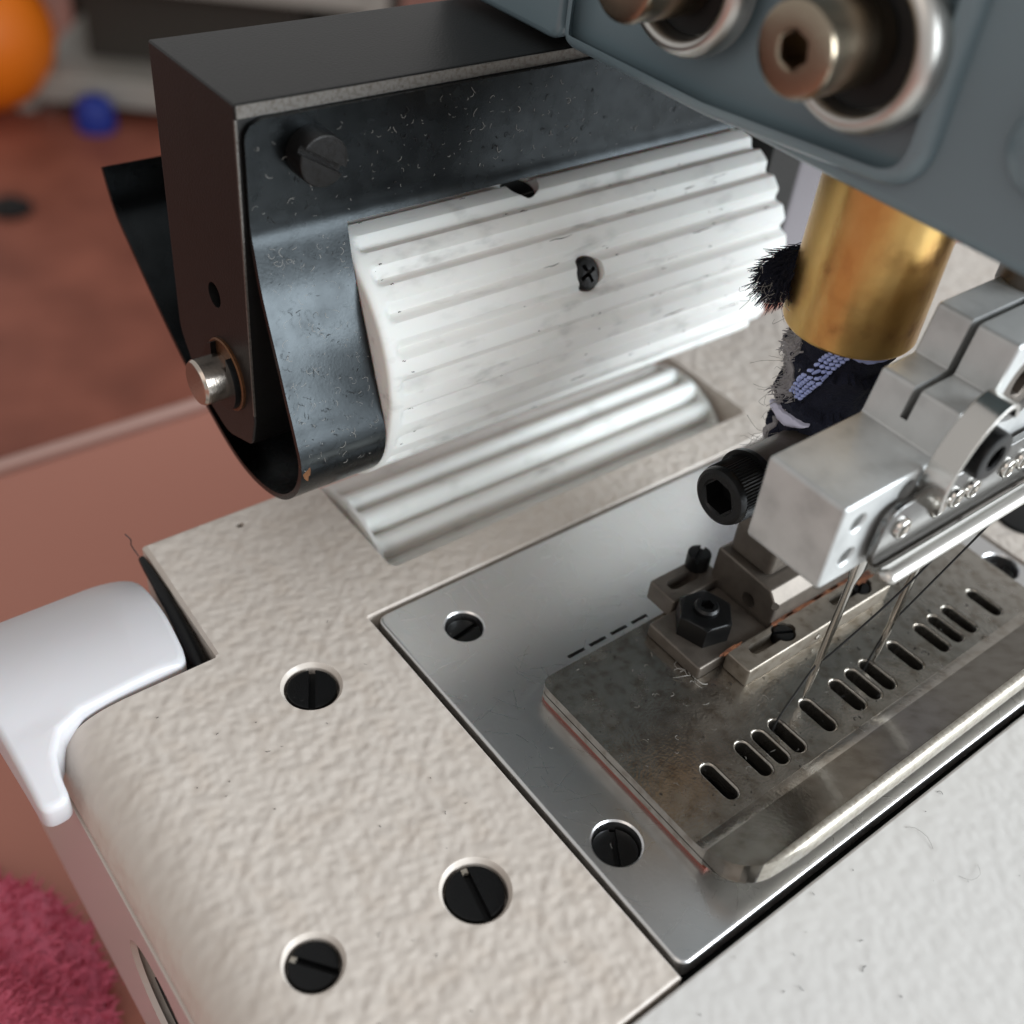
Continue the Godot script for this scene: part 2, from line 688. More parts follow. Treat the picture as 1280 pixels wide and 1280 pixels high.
func build_background() -> void:
	var r := Vector3(0.7908, 0, 0.612)        # across the far wall, as it stands
	var b := Vector3(-0.612, 0, 0.7908)
	var o := Vector3(610, -760, -2010)
	var ball := put("rubber_ball", lathe(arc_profile(132.0, 24), Vector3(492, -628, -2060), Vector3.UP, 40), "orange_rubber", null, 60)
	tag(ball, "big orange ball on the floor at the left edge, far out of focus", "ball")
	var rack := thing("storage_rack", "pale grey open storage rack with dark shelves in the blurred distance", "rack", o)
	var lb := func(x0, y0, z0, x1, y1, z1) -> PackedVector3Array:
		return prism(rect(x0, z0, x1, z1, 3, 2), o, r, b, Vector3.UP, y0, y1, 3, 3)
	put("post", lb.call(-75, 0, 0, -40, 900, 40), "rack_paint", rack)
	put("post", lb.call(560, 0, 0, 600, 900, 40), "rack_paint", rack)
	put("shelf", lb.call(-40, 25, -320, 560, 75, 44), "rack_paint", rack)
	put("shelf", lb.call(-40, 235, -320, 560, 285, 44), "rack_paint", rack)
	put("shelf", lb.call(-40, 520, -320, 560, 560, 44), "rack_paint", rack)
	put("back_panel", lb.call(-75, 0, -350, 600, 900, -330), "rack_shade", rack)
	put("carton", lb.call(40, 76, -250, 420, 215, -60), "rack_shade", rack)
	var cap := put("bottle_cap", lathe([Vector2(0, 0), Vector2(34, 0), Vector2(36, 14), Vector2(32, 46), Vector2(20, 58), Vector2(0, 60)], Vector3(625, -760, -1895), Vector3.UP, 28), "blue_plastic", null, 50)
	tag(cap, "small blue plastic cap on the floor in front of the rack", "cap")
	var scrap := put("cloth_scrap", lathe([Vector2(0, 0), Vector2(30, 0), Vector2(34, 8), Vector2(20, 18), Vector2(0, 20)], Vector3(385, -760, -1650), Vector3.UP, 14), "dark_lint", null, 50)
	tag(scrap, "small dark scrap lying on the red-brown floor at the far left", "scrap")
	# fleece in the lower left corner, lying on the table
	var n := FastNoiseLite.new()
	n.frequency = 0.06
	n.seed = 3
	var c := Vector3(-74, -88, -24)
	var s := PackedVector3Array()
	var at := func(i: int, j: int) -> Vector3:
		var th := PI * 0.5 * j / 40.0
		var ph := TAU * i / 110.0
		var d := Vector3(cos(ph) * cos(th), sin(th), sin(ph) * cos(th))
		var v := Vector3(d.x * 31, d.y * 21, d.z * 33)
		return c + v * (1.0 + 0.10 * n.get_noise_3dv(v * 1.6) + 0.035 * n.get_noise_3dv(v * 9.0)) + Vector3(0, 0.4, 0)
	for i in 110:
		for j in 40:
			quad(s, at.call(i, j), at.call(i, j + 1), at.call((i + 1) % 110, j + 1), at.call((i + 1) % 110, j))
	var pink := put("fleece_cloth", outward(s), "pink_fleece", null, 70)
	var fur := PackedVector3Array()
	for k in 4200:
		var i := rng.randf() * 110.0
		var j := 38.0 * pow(rng.randf(), 1.3)
		var p: Vector3 = at.call(int(i), int(j))
		var d := (p - c).normalized() + rnd3(0.8)
		fur.append_array(tube([p - d * 0.3, p + d * rng.randf_range(0.5, 1.0), p + d * rng.randf_range(1.0, 1.9) + rnd3(0.5)], [0.34, 0.26, 0.1], 4))
	var pile := put("pile", fur, "pink_fleece", pink, 70)
	pile.set_meta("kind", "stuff")
	tag(pink, "bunched pink fleece cloth in the lower left corner beside the machine bed", "cloth")


func arc_profile(r: float, n: int) -> Array:
	var p := []
	for k in n + 1:
		var a := -PI / 2 + PI * k / n
		p.append(Vector2(maxf(cos(a) * r, 0.0) if k > 0 and k < n else 0.0, sin(a) * r))
	return p


# ------------------------------------------------------------------ the cream bed
func build_bed() -> void:
	var t := thing("machine_bed", "cream hammer-painted machine bed with three slotted screws, left of the steel plate", "machine bed", Vector3(30, -62, 0))
	var prof := PackedVector2Array([Vector2(300, -62), Vector2(300, 0)])
	for q in curve([Vector2(-34.0, 0), Vector2(-37.0, -0.25), Vector2(-39.5, -0.95), Vector2(-41.8, -2.4), Vector2(-43.4, -4.6), Vector2(-44.3, -7.4)], 4):
		prof.append(q)
	prof.append(Vector2(-44.0, -8.6))
	prof.append(Vector2(-44.0, -50))
	prof.append(Vector2(-20, -62))
	var s := front(prof, -30.3, 62.6, 0.6, 0.5)
	var tools := [
		box(Vector3(-0.85, -70, -0.75), Vector3(93.8, 10, 70)),
		box(Vector3(93, -70, -0.75), Vector3(301, -9, 70)),
		plan(rounded(PackedVector2Array([Vector2(7.6, -40), Vector2(84.2, -40), Vector2(84.2, -7.6), Vector2(7.6, -7.2)]), [0, 0, 1.2, 0.8]), -70, 10),
		plan(rounded(PackedVector2Array([Vector2(-60, -40), Vector2(-20.6, -40), Vector2(-21.5, -5.2), Vector2(-60, -5.0)]), [0, 0, 0.5, 0]), -70, 10),
		cylinder(Vector3(-6.9, -3, -27), Vector3.UP, 0.62, 10, 0, 16),
		cylinder(Vector3(-60, -24.0, 22.5), Vector3.RIGHT, 9.5, 30, 0, 40),
	]
	var at := [Vector3(-13.6, 0, 5.8), Vector3(-13.2, 0, 41.6), Vector3(-32.4, 0, 38.6)]
	var sizes := [3.3, 3.45, 2.75]
	for k in 3:
		var q: float = sizes[k]
		tools.append(lathe([Vector2(0, -2.4), Vector2(q + 0.3, -2.4), Vector2(q + 0.34, -0.6), Vector2(q + 0.62, -0.14), Vector2(q + 1.1, 0.3), Vector2(0, 0.3)], at[k], Vector3.UP, 48))
	# worn chamfers along the edges that catch light
	tools.append(ridge(Vector3(-0.85, 0, -0.75), Vector3(-0.85, 0, 64), Vector3(-1, 0, 0), Vector3(0, -1, 0), 0.3))
	tools.append(ridge(Vector3(-0.85, 0, -0.75), Vector3(95, 0, -0.75), Vector3(0, 0, -1), Vector3(0, -1, 0), 0.25))
	tools.append(ridge(Vector3(8.2, 0, -7.4), Vector3(83.6, 0, -7.4), Vector3(0, 0, 1), Vector3(0, -1, 0), 0.3))
	tools.append(ridge(Vector3(7.6, 0, -32), Vector3(7.6, 0, -8.0), Vector3(-1, 0, 0), Vector3(0, -1, 0), 0.3))
	tools.append(ridge(Vector3(-20.6, 0, -32), Vector3(-21.5, 0, -5.6), Vector3(1, 0, 0), Vector3(0, -1, 0), 0.45))
	put("bed_casting", cut(s, tools), "cream", t, 30)
	var end := prism(PackedVector2Array([Vector2(-30, -8.3), Vector2(62.4, -8.3), Vector2(62.4, -50), Vector2(-30, -50)]), Vector3.ZERO, Vector3.BACK, Vector3.UP, Vector3.LEFT, 43.9, 44.6, 0.0, 0.25)
	var bore := lathe([Vector2(0, -30), Vector2(7.6, -30), Vector2(8.6, 0.4), Vector2(9.6, 1.8), Vector2(0, 1.8)], Vector3(-43.4, -24, 22.5), Vector3.LEFT, 48)
	end = cut(end, [bore])
	put("end_plate", end, "cream_smooth", t, 30)
	put("recess_shade", box(Vector3(-43, -58, -29), Vector3(93, -30, 61)), "inside_shade", t)  # dark boxes put in to keep the gaps and recesses dark
	put("recess_shade", box(Vector3(-0.8, -29.9, -0.7), Vector3(299, -7.5, 62)), "inside_shade", t)
	put("recess_shade", box(Vector3(-43, -29.9, -29), Vector3(-22, -9.5, -5.6)), "inside_shade", t)
	var turns := [-2.097, -1.776, -0.908]
	var looks := ["slotted screw nearest the notch", "slotted screw nearest the front corner", "slotted screw nearest the rounded left side"]
	for k in 3:
		# the slots run away from the operator
		var s2 := moved(slotted(sizes[k], 2.0, [0.85, 0.9, 0.8][k], 0.95), Transform3D(Basis(Vector3.UP, turns[k]), at[k] + Vector3(0, -0.55, 0)))
		var sc := Transform3D(Basis(Vector3.UP, turns[k]), at[k] + Vector3(0, -0.55, 0))
		var screw := put("screw", s2, "black_screw", t, 30, looks[k])
		if k > 0:
			put("slot_glint", moved(prism(PackedVector2Array([Vector2(-sizes[k] + 0.1, -0.4), Vector2(-sizes[k] + 0.75, -0.36), Vector2(-sizes[k] + 0.6, 0.1), Vector2(-sizes[k] + 0.9, 0.38), Vector2(-sizes[k] + 0.12, 0.42)]), Vector3.ZERO, Vector3.RIGHT, Vector3.BACK, Vector3.UP, -0.8, -0.22), sc), "worn_lip_glint", screw, 30)  # pale bare-metal chip paints a glint into the slot end
	var cover := thing("front_cover", "pale cream textured front cover panel at the lower right, past the dark seam", "cover panel", Vector3(60, -40, 110))
	var cs := plan(rect(-60, 63.15, 300, 190, 0.6), -40, 0.12, 0.3, 0.4)
	put("panel", cs, "pale_cover", cover, 30)
	# a black disc stands in for the dark hole at the bed's far right
	var disc := thing("hole_disc", "dark round plug drawn for a hole in the cream bed beyond the right end of the steel plate", "disc", Vector3(103.4, -2, 38.5))
	put("cap", cylinder(Vector3(103.4, -2, 38.5), Vector3.UP, 4.6, 2.5, 0.4), "black_screw", disc)


# a triangular rod along an edge, to chamfer it
func ridge(a: Vector3, b: Vector3, n0: Vector3, n1: Vector3, c: float) -> PackedVector3Array:
	var along := b - a
	var o := a - (n0 + n1) * c * 2.0
	var poly := PackedVector2Array([Vector2(0, 0), Vector2(5 * c, 0), Vector2(0, 5 * c)])
	return prism(poly, o, n0, n1, along.normalized(), 0.0, along.length())


func build_throat_plate() -> void:
	var t := thing("throat_plate", "flat polished steel throat plate with sunk slotted screws, set into the cream bed", "needle plate", Vector3(45, -6, 30))
	var poly := rounded(PackedVector2Array([Vector2(0, 0), Vector2(93, 0), Vector2(93, 62.2), Vector2(-0.1, 61.9)]), [1.8, 1.5, 1.5, 1.6])
	var s := plan(poly, -3.0, 0.0, 0.2, 0.38, 4)
	var holes := [[Vector3(9.5, 0, 8.0), 2.75], [Vector3(4.3, 0, 46.2), 3.05], [Vector3(89.3, 0, 43.6), 2.9]]
	var tools := []
	for h in holes:
		tools.append(lathe([Vector2(0, -5), Vector2(h[1], -5), Vector2(h[1], -0.22), Vector2(h[1] + 0.25, 0.03), Vector2(h[1] + 0.25, 1), Vector2(0, 1)], h[0], Vector3.UP, 48))
	for k in 4:
		tools.append(box(Vector3(18.2 + k * 4.0, -5.0, 20.2), Vector3(21.2 + k * 4.0, 1, 20.75)))
	tools.append(plan(rect(17.0, 44.8, 78.5, 51.4, 1.0), -5, 2))
	put("plate", cut(s, tools), "plate_steel", t, 30)
	var turns := [0.146, -2.162, 0.3]
	for k in 3:
		var r: float = holes[k][1] - 0.18
		put("screw", moved(slotted(r, 2.5, 0.8, 0.8), Transform3D(Basis(Vector3.UP, turns[k]), holes[k][0] + Vector3(0, -1.3, 0))), "black_screw", t, 30)


func build_end_cover() -> void:
	var t := thing("end_cover", "white plastic cover clipped over the left end of the cream bed", "cover", Vector3(-40, -12, -10))
	var poly := PackedVector2Array([Vector2(-74, -28.5), Vector2(-23.2, -28.5), Vector2(-23.6, -22), Vector2(-24.0, -15), Vector2(-24.6, -9), Vector2(-25.2, -6.3), Vector2(-33, -6.0), Vector2(-39.5, -5.6), Vector2(-42.6, -4.3), Vector2(-44.3, -1.8), Vector2(-44.9, 0.6), Vector2(-45.0, 4.0), Vector2(-48.6, 4.2), Vector2(-48.8, -2), Vector2(-49.2, -10.5), Vector2(-56, -15), Vector2(-74, -16)])
	poly = rounded(poly, [0, 3.5, 0, 0, 0, 2.0, 0, 0, 0, 0, 0, 1.6, 1.7, 0, 0, 0, 0], 6)
	# short edges all round, so that the bulging top meets its rim
	var dense := PackedVector2Array()
	for i in poly.size():
		var q := poly[(i + 1) % poly.size()]
		var parts := maxi(1, ceili(poly[i].distance_to(q) / 1.4))
		for k in parts:
			dense.append(poly[i].lerp(q, float(k) / parts))
	poly = dense
	var s := PackedVector3Array()
	var lower := -5.4
	var top := func(p: Vector2, d: float) -> float:
		var y := 2.4 - 0.022 * pow(p.y + 14.0, 2.0) - 0.03 * pow(maxf(0.0, p.x + 31.0), 2.0)
		if p.y > -7.0:
			var leg := 1.33 - 0.20 * (p.y + 7.0) - 0.010 * pow(p.y + 7.0, 2.0)
			y = lerpf(y, leg, smoothstep(-7.0, -5.0, p.y))
		if d < 0.9:
			y -= 0.9 - sqrt(maxf(0.0, 0.81 - pow(0.9 - d, 2.0)))
		return y
	# inset rings carry the rounded rim, the middle is cut into small triangles
	var ring_d := [0.0, 0.04, 0.12, 0.25, 0.42, 0.65, 0.9]
	var prev := PackedVector3Array()
	var base := PackedVector3Array()
	for d in ring_d:
		var p := inset(poly_ccw(poly), d)
		var ring := PackedVector3Array()
		for q in p:
			ring.append(Vector3(q.x, top.call(q, d), q.y))
		if prev.is_empty():
			for q in p:
				base.append(Vector3(q.x, lower, q.y))
			for i in ring.size():
				var j := (i + 1) % ring.size()
				quad(s, base[i], base[j], ring[j], ring[i])
		else:
			for i in ring.size():
				var j := (i + 1) % ring.size()
				quad(s, prev[i], prev[j], ring[j], ring[i])
		prev = ring
	var inner := inset(poly_ccw(poly), 0.9)
	fill(s, inner, func(q): return Vector3(q.x, top.call(q, 9.0), q.y), 2.0, false)
	fill(s, poly_ccw(poly), func(q): return Vector3(q.x, lower, q.y), 50.0, true)
	put("shell", outward(s), "white_plastic", t, 50)
	var filler := thing("gap_filler", "black seal strip darkening the gap between the white cover and the cream bed", "filler", Vector3(-22.4, -8, -17))  # black strip added to darken the gap beside the cover
	put("strip", tube(curve([Vector3(-21.6, -1.2, -29), Vector3(-22.0, -1.6, -20), Vector3(-22.6, -2.2, -12), Vector3(-23.2, -3.0, -6.5)], 6), [0.5, 0.6, 0.7, 0.75, 0.8, 0.9, 0.95, 0.9, 0.95, 1.0, 1.0, 1.05, 1.1, 1.1, 1.15, 1.2, 1.2, 1.2, 1.2], 10), "black_screw", filler, 60)
	var hair := put("thread_end", tube(curve([Vector3(-22.2, 0.2, -28.2), Vector3(-22.8, 2.2, -28.8), Vector3(-23.0, 4.0, -28.0), Vector3(-23.6, 5.2, -28.2)], 5), 0.09, 5), "black_thread", null, 70)
	tag(hair, "short dark loose thread end standing up beside the white cover", "thread")


func poly_ccw(p: PackedVector2Array) -> PackedVector2Array:
	if area2(p) < 0.0:
		p.reverse()
	return p


# a flat or bulging sheet over a polygon, long triangles split until shorter than most
func fill(s: PackedVector3Array, poly: PackedVector2Array, lift: Callable, most: float, under: bool) -> void:
	var idx := Geometry2D.triangulate_polygon(poly)
	var todo := []
	for i in range(0, idx.size(), 3):
		todo.append([poly[idx[i]], poly[idx[i + 1]], poly[idx[i + 2]]])
	while todo.size():
		var t = todo.pop_back()
		var worst := -1
		var length := most
		for k in 3:
			var l: float = t[k].distance_to(t[(k + 1) % 3])
			if l > length:
				length = l
				worst = k
		if worst >= 0:
			var m: Vector2 = (t[worst] + t[(worst + 1) % 3]) / 2.0
			todo.append([t[worst], m, t[(worst + 2) % 3]])
			todo.append([m, t[(worst + 1) % 3], t[(worst + 2) % 3]])
			continue
		var ccw: bool = (t[1] - t[0]).cross(t[2] - t[0]) > 0.0
		if ccw != under:
			s.append(lift.call(t[0])); s.append(lift.call(t[1])); s.append(lift.call(t[2]))
		else:
			s.append(lift.call(t[0])); s.append(lift.call(t[2])); s.append(lift.call(t[1]))


# ------------------------------------------------------------------ pulling rollers
# a fluted roller along x: teeth run out before each end
func fluted(x0: float, x1: float, cy: float, cz: float, r: float, depth: float, teeth: int, shape: Callable, run0: float, run1: float, turn := 0.0) -> PackedVector3Array:
	var per := 14
	var n := teeth * per
	var rows := []      # [x, how much of the flute, shrink at the rim]
	rows.append([x0, 0.0, 0.9])
	rows.append([x0 + 0.12, 0.0, 0.45])
	rows.append([x0 + 0.4, 0.0, 0.15])
	rows.append([x0 + 0.9, 0.0, 0.0])
	for k in 9:
		var f := k / 8.0
		rows.append([x0 + run0 + f * 1.6, smoothstep(0.0, 1.0, f), 0.0])
	for k in range(1, 10):
		rows.append([lerpf(x0 + run0 + 1.6, x1 - run1 - 0.6, k / 10.0), 1.0, 0.0])
	rows.append([x1 - run1 - 0.6, 1.0, 0.0])
	if run1 > 0.0:
		for k in range(1, 7):
			rows.append([x1 - run1 - 0.6 + k * 0.1, 1.0 - smoothstep(0.0, 1.0, k / 6.0), 0.0])
	rows.append([x1 - 0.25, 1.0 if run1 <= 0.0 else 0.0, 0.05])
	rows.append([x1, 1.0 if run1 <= 0.0 else 0.0, 0.4])
	var s := PackedVector3Array()
	var prev := PackedVector3Array()
	for row in rows:
		var ring := PackedVector3Array()
		for i in n:
			var f := float(i % per) / per
			var a := TAU * i / n + turn
			var rr: float = r - row[2] - depth * shape.call(f) * row[1]
			ring.append(Vector3(row[0], cy + rr * sin(a), cz + rr * cos(a)))
		if prev.size():
			for i in n:
				var j := (i + 1) % n
				quad(s, prev[i], prev[j], ring[j], ring[i])
		else:
			for i in n:
				s.append(Vector3(row[0], cy, cz)); s.append(ring[(i + 1) % n]); s.append(ring[i])
		prev = ring
	for i in n:
		s.append(Vector3(x1, cy, cz)); s.append(prev[i]); s.append(prev[(i + 1) % n])
	return outward(s)


func build_lower_roller() -> void:
	var t := thing("lower_roller", "ribbed white nylon feed roller lying in the open slot of the cream bed", "roller", Vector3(46, -27, -20.5))
	var shape := func(f: float) -> float:
		var g := minf(1.0, absf(f - 0.5) * 2.0 * 1.12)
		return 1.0 - sqrt(maxf(0.0, 1.0 - g * g))
	put("fluted_body", fluted(8.9, 83.0, -15.4, -22.4, 15.2, 3.2, 18, shape, 0.3, 0.3, 0.16), "nylon", t, 50)
	put("axle", cylinder(Vector3(0, -15.4, -22.4), Vector3.RIGHT, 3.0, 92), "pin_steel", t)


func build_upper_roller() -> void:
	var t := thing("upper_roller", "large ribbed white nylon roller hanging in the black bracket", "roller", Vector3(45, 8, -27))
	var shape := func(f: float) -> float:
		# broad worn lands with a rounded groove between
		var g := absf(f - 0.5) * 2.0
		return 1.0 - smoothstep(0.0, 0.6, g)
	var body := fluted(6.5, 83.2, 28.2, -27.4, 20.0, 1.25, 26, shape, 1.3, 0.0, 0.05)
	var hole := Vector3(41.5, 39.6, -7.2)
	var n := Vector3(0, 0.50, 0.866).normalized()
	hole = Vector3(41.5, 28.2, -27.4) + n * 20.0
	var n2 := Vector3(0, 0.968, 0.25).normalized()
	body = cut(body, [cylinder(hole - n * 3.0, n, 2.55, 6.0, 0, 32), cylinder(Vector3(37.2, 28.2, -27.4) + n2 * 16.0, n2, 2.7, 6.0, 0, 32)])
	put("fluted_body", body, "nylon", t, 32)
	put("dark_hole_fill", cylinder(Vector3(37.2, 28.2, -27.4) + n2 * 16.0, n2, 2.6, 2.6, 0.3, 32), "black_screw", t, 30)  # plain dark disc put in so the upper hole reads dark
	var screw := lathe([Vector2(0, -1.5), Vector2(2.4, -1.5), Vector2(2.4, 0.1), Vector2(2.0, 0.45), Vector2(1.0, 0.62), Vector2(0, 0.66)], Vector3.ZERO, Vector3.UP, 36)
	screw = cut(screw, [box(Vector3(-1.45, -0.5, -0.3), Vector3(1.45, 2, 0.3)), box(Vector3(-0.3, -0.5, -1.45), Vector3(0.3, 2, 1.45))])
	put("cross_screw", moved(screw, aim(n, hole - n * 1.15, 0.4)), "worn_screw", t, 30)


func build_yoke() -> void:
	var t := thing("roller_bracket", "black steel bracket block that carries the ribbed white roller", "bracket", Vector3(44, 17, -30))
	var bar := endwise(rect(-41.2, 52.0, -19.4, 66.6, 0.5, 3), -7.0, 97.0, 0.3, 0.3)
	var arm := rounded(PackedVector2Array([Vector2(-41.2, 60), Vector2(-41.2, 27), Vector2(-36, 19.5), Vector2(-28, 16.8), Vector2(-20.6, 19.4), Vector2(-19.4, 24), Vector2(-19.4, 60)]), [0, 5, 5, 5, 2.5, 4, 0])
	var left := endwise(arm, -7.0, -0.8, 0.3, 0.3)
	var right := endwise(arm, 88.5, 97.0, 0.3, 0.3)
	var s := carve(bar, [[CSGShape3D.OPERATION_UNION, left], [CSGShape3D.OPERATION_UNION, right], [CSGShape3D.OPERATION_SUBTRACTION, cylinder(Vector3(-8, 38.6, -28.6), Vector3.RIGHT, 1.7, 5, 0, 24)]])
	put("block", s, "block_black", t, 30)
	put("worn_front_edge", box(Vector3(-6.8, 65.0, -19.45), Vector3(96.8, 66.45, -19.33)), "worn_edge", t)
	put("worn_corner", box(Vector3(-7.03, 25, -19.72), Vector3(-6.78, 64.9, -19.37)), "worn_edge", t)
	var c := Vector3(-7.0, 27.6, -26.6)
	put("washer", lathe([Vector2(0, 0), Vector2(5.1, 0), Vector2(5.1, 0.35), Vector2(4.9, 0.5), Vector2(0, 0.5)], c, Vector3.LEFT, 44), "copper_worn", t, 30)
	var clip := cut(cylinder(c + Vector3(-0.5, 0, 0), Vector3.LEFT, 4.7, 0.8, 0.1, 44), [box(c + Vector3(-4, 0.6, -1.8), c + Vector3(2, 9, 2.4))])
	put("retaining_clip", clip, "black_screw", t, 30)
	put("axle_pin", lathe([Vector2(0, -5), Vector2(3.15, -5), Vector2(3.15, 4.2), Vector2(2.9, 4.6), Vector2(2.6, 4.75), Vector2(0, 4.8)], c, Vector3.LEFT, 44), "pin_steel", t, 30)
	put("drive_housing", box(Vector3(97.2, 12, -44), Vector3(128, 66, -19.8), 1.0), "housing_paint", t)
	put("inner_bush", cylinder(Vector3(-0.8, 28.2, -27), Vector3.RIGHT, 8.0, 7.6, 0.3), "black_screw", t)


func build_guard() -> void:
	var t := thing("roller_guard", "blued sheet steel guard that curls under the left end of the white roller", "guard", Vector3(20, 12, -20))
	var raw := [Vector2(-18.55, 64.9), Vector2(-18.5, 60), Vector2(-18.5, 55.5), Vector2(-18.4, 52.2), Vector2(-17.75, 49.6), Vector2(-16.5, 45.0), Vector2(-15.0, 41.2), Vector2(-13.2, 37), Vector2(-11.4, 32.5), Vector2(-9.6, 28.2), Vector2(-8.3, 24.4), Vector2(-8.6, 21.0), Vector2(-10.4, 17.6), Vector2(-14.0, 14.4), Vector2(-19.5, 12.4), Vector2(-26, 12.2), Vector2(-33.4, 14.6), Vector2(-43.8, 20.4), Vector2(-52.1, 26.2), Vector2(-58.5, 31.2), Vector2(-62.8, 35.0), Vector2(-65.6, 40.5)]
	var prof := curve(raw, 6)
	var th := 0.8
	# inner side of the sheet
	var inner := []
	for i in prof.size():
		var d: Vector2 = (prof[mini(i + 1, prof.size() - 1)] - prof[maxi(i - 1, 0)]).normalized()
		inner.append(prof[i] + Vector2(d.y, -d.x) * th)
	var split := 0
	for i in prof.size():
		if prof[i].y > 50.4:
			split = i
	var x0 := -6.4
	var x1 := 6.3
	var s := PackedVector3Array()
	var P := func(i: int, x: float, k: int) -> Vector3:
		var q: Vector2 = prof[i] if k == 0 else inner[i]
		return Vector3(x, q.y, q.x)
	# upper part, the whole length: columns at the left edge (rounded corner), the strip's edge, and the far end
	var xs := [x0, x1, 40.0, 97.0]
	for i in split:
		var l0 := x0 + corner(64.9 - prof[i].y, 2.2)
		var l1 := x0 + corner(64.9 - prof[i + 1].y, 2.2)
		for c in 3:
			var a0: float = l0 if c == 0 else xs[c]
			var a1: float = l1 if c == 0 else xs[c]
			var b: float = xs[c + 1]
			quad(s, P.call(i, a0, 0), P.call(i + 1, a1, 0), P.call(i + 1, b, 0), P.call(i, b, 0))
			quad(s, P.call(i, a0, 1), P.call(i, b, 1), P.call(i + 1, b, 1), P.call(i + 1, a1, 1))
			if i == 0:
				quad(s, P.call(i, a0, 1), P.call(i, a0, 0), P.call(i, b, 0), P.call(i, b, 1))
			if i == split - 1 and c > 0:
				quad(s, P.call(i + 1, a1, 0), P.call(i + 1, a1, 1), P.call(i + 1, b, 1), P.call(i + 1, b, 0))
		quad(s, P.call(i, l0, 1), P.call(i + 1, l1, 1), P.call(i + 1, l1, 0), P.call(i, l0, 0))
		quad(s, P.call(i, 97.0, 0), P.call(i + 1, 97.0, 0), P.call(i + 1, 97.0, 1), P.call(i, 97.0, 1))
	for i in range(split, prof.size() - 1):
		quad(s, P.call(i, x0, 0), P.call(i + 1, x0, 0), P.call(i + 1, x1, 0), P.call(i, x1, 0))
		quad(s, P.call(i, x0, 1), P.call(i, x1, 1), P.call(i + 1, x1, 1), P.call(i + 1, x0, 1))
		quad(s, P.call(i, x0, 1), P.call(i + 1, x0, 1), P.call(i + 1, x0, 0), P.call(i, x0, 0))
		quad(s, P.call(i, x1, 0), P.call(i + 1, x1, 0), P.call(i + 1, x1, 1), P.call(i, x1, 1))
	var e := prof.size() - 1
	quad(s, P.call(e, x0, 0), P.call(e, x0, 1), P.call(e, x1, 1), P.call(e, x1, 0))
	put("sheet", outward(s), "blued_sheet", t, 40)
	# bright worn edge line and the chipped copper patch at the bend
	put("chipped_edge", patch(Vector3(-6.55, 26.0, -9.05), Vector3(1.6, -0.2, 0.35), Vector3(0.0, -4.4, 0.9)), "copper_worn", t, 60)
	var head := slotted(3.1, 3.4, 0.9, 1.1)
	put("screw", moved(head, aim(Vector3(0, 0, 1), Vector3(1.6, 60.3, -15.1), -0.55)), "worn_screw", t, 30)
	put("screw", moved(head, aim(Vector3(0, 0, 1), Vector3(86, 60.3, -15.1), 0.4)), "black_screw", t, 30)


func corner(d: float, r: float) -> float:
	return r - sqrt(maxf(0.0, r * r - pow(r - d, 2.0))) if d < r else 0.0


# a thin uneven crust, spanned by two edges
func patch(o: Vector3, u: Vector3, v: Vector3) -> PackedVector3Array:
	var p := PackedVector2Array()
	for k in 18:
		var a := TAU * k / 18
		p.append(Vector2(0.5 + cos(a) * (0.32 + 0.14 * rng.randf()), 0.5 + sin(a) * (0.32 + 0.16 * rng.randf())))
	var n := u.cross(v).normalized()
	return prism(p, o, u, v, n, -0.05, 0.05, 0.0, 0.0)


# ------------------------------------------------------------------ presser foot
func capsule(x: float, z0: float, z1: float, r: float) -> PackedVector2Array:
	var p := PackedVector2Array()
	for k in 9:
		p.append(Vector2(x, z1 - r) + Vector2.from_angle(PI * k / 8.0) * r)
	for k in 9:
		p.append(Vector2(x, z0 + r) + Vector2.from_angle(PI + PI * k / 8.0) * r)
	return p


func capsule_x(z: float, x0: float, x1: float, r: float) -> PackedVector2Array:
	var p := PackedVector2Array()
	for q in capsule(z, x0, x1, r):
		p.append(Vector2(q.y, q.x))
	return p


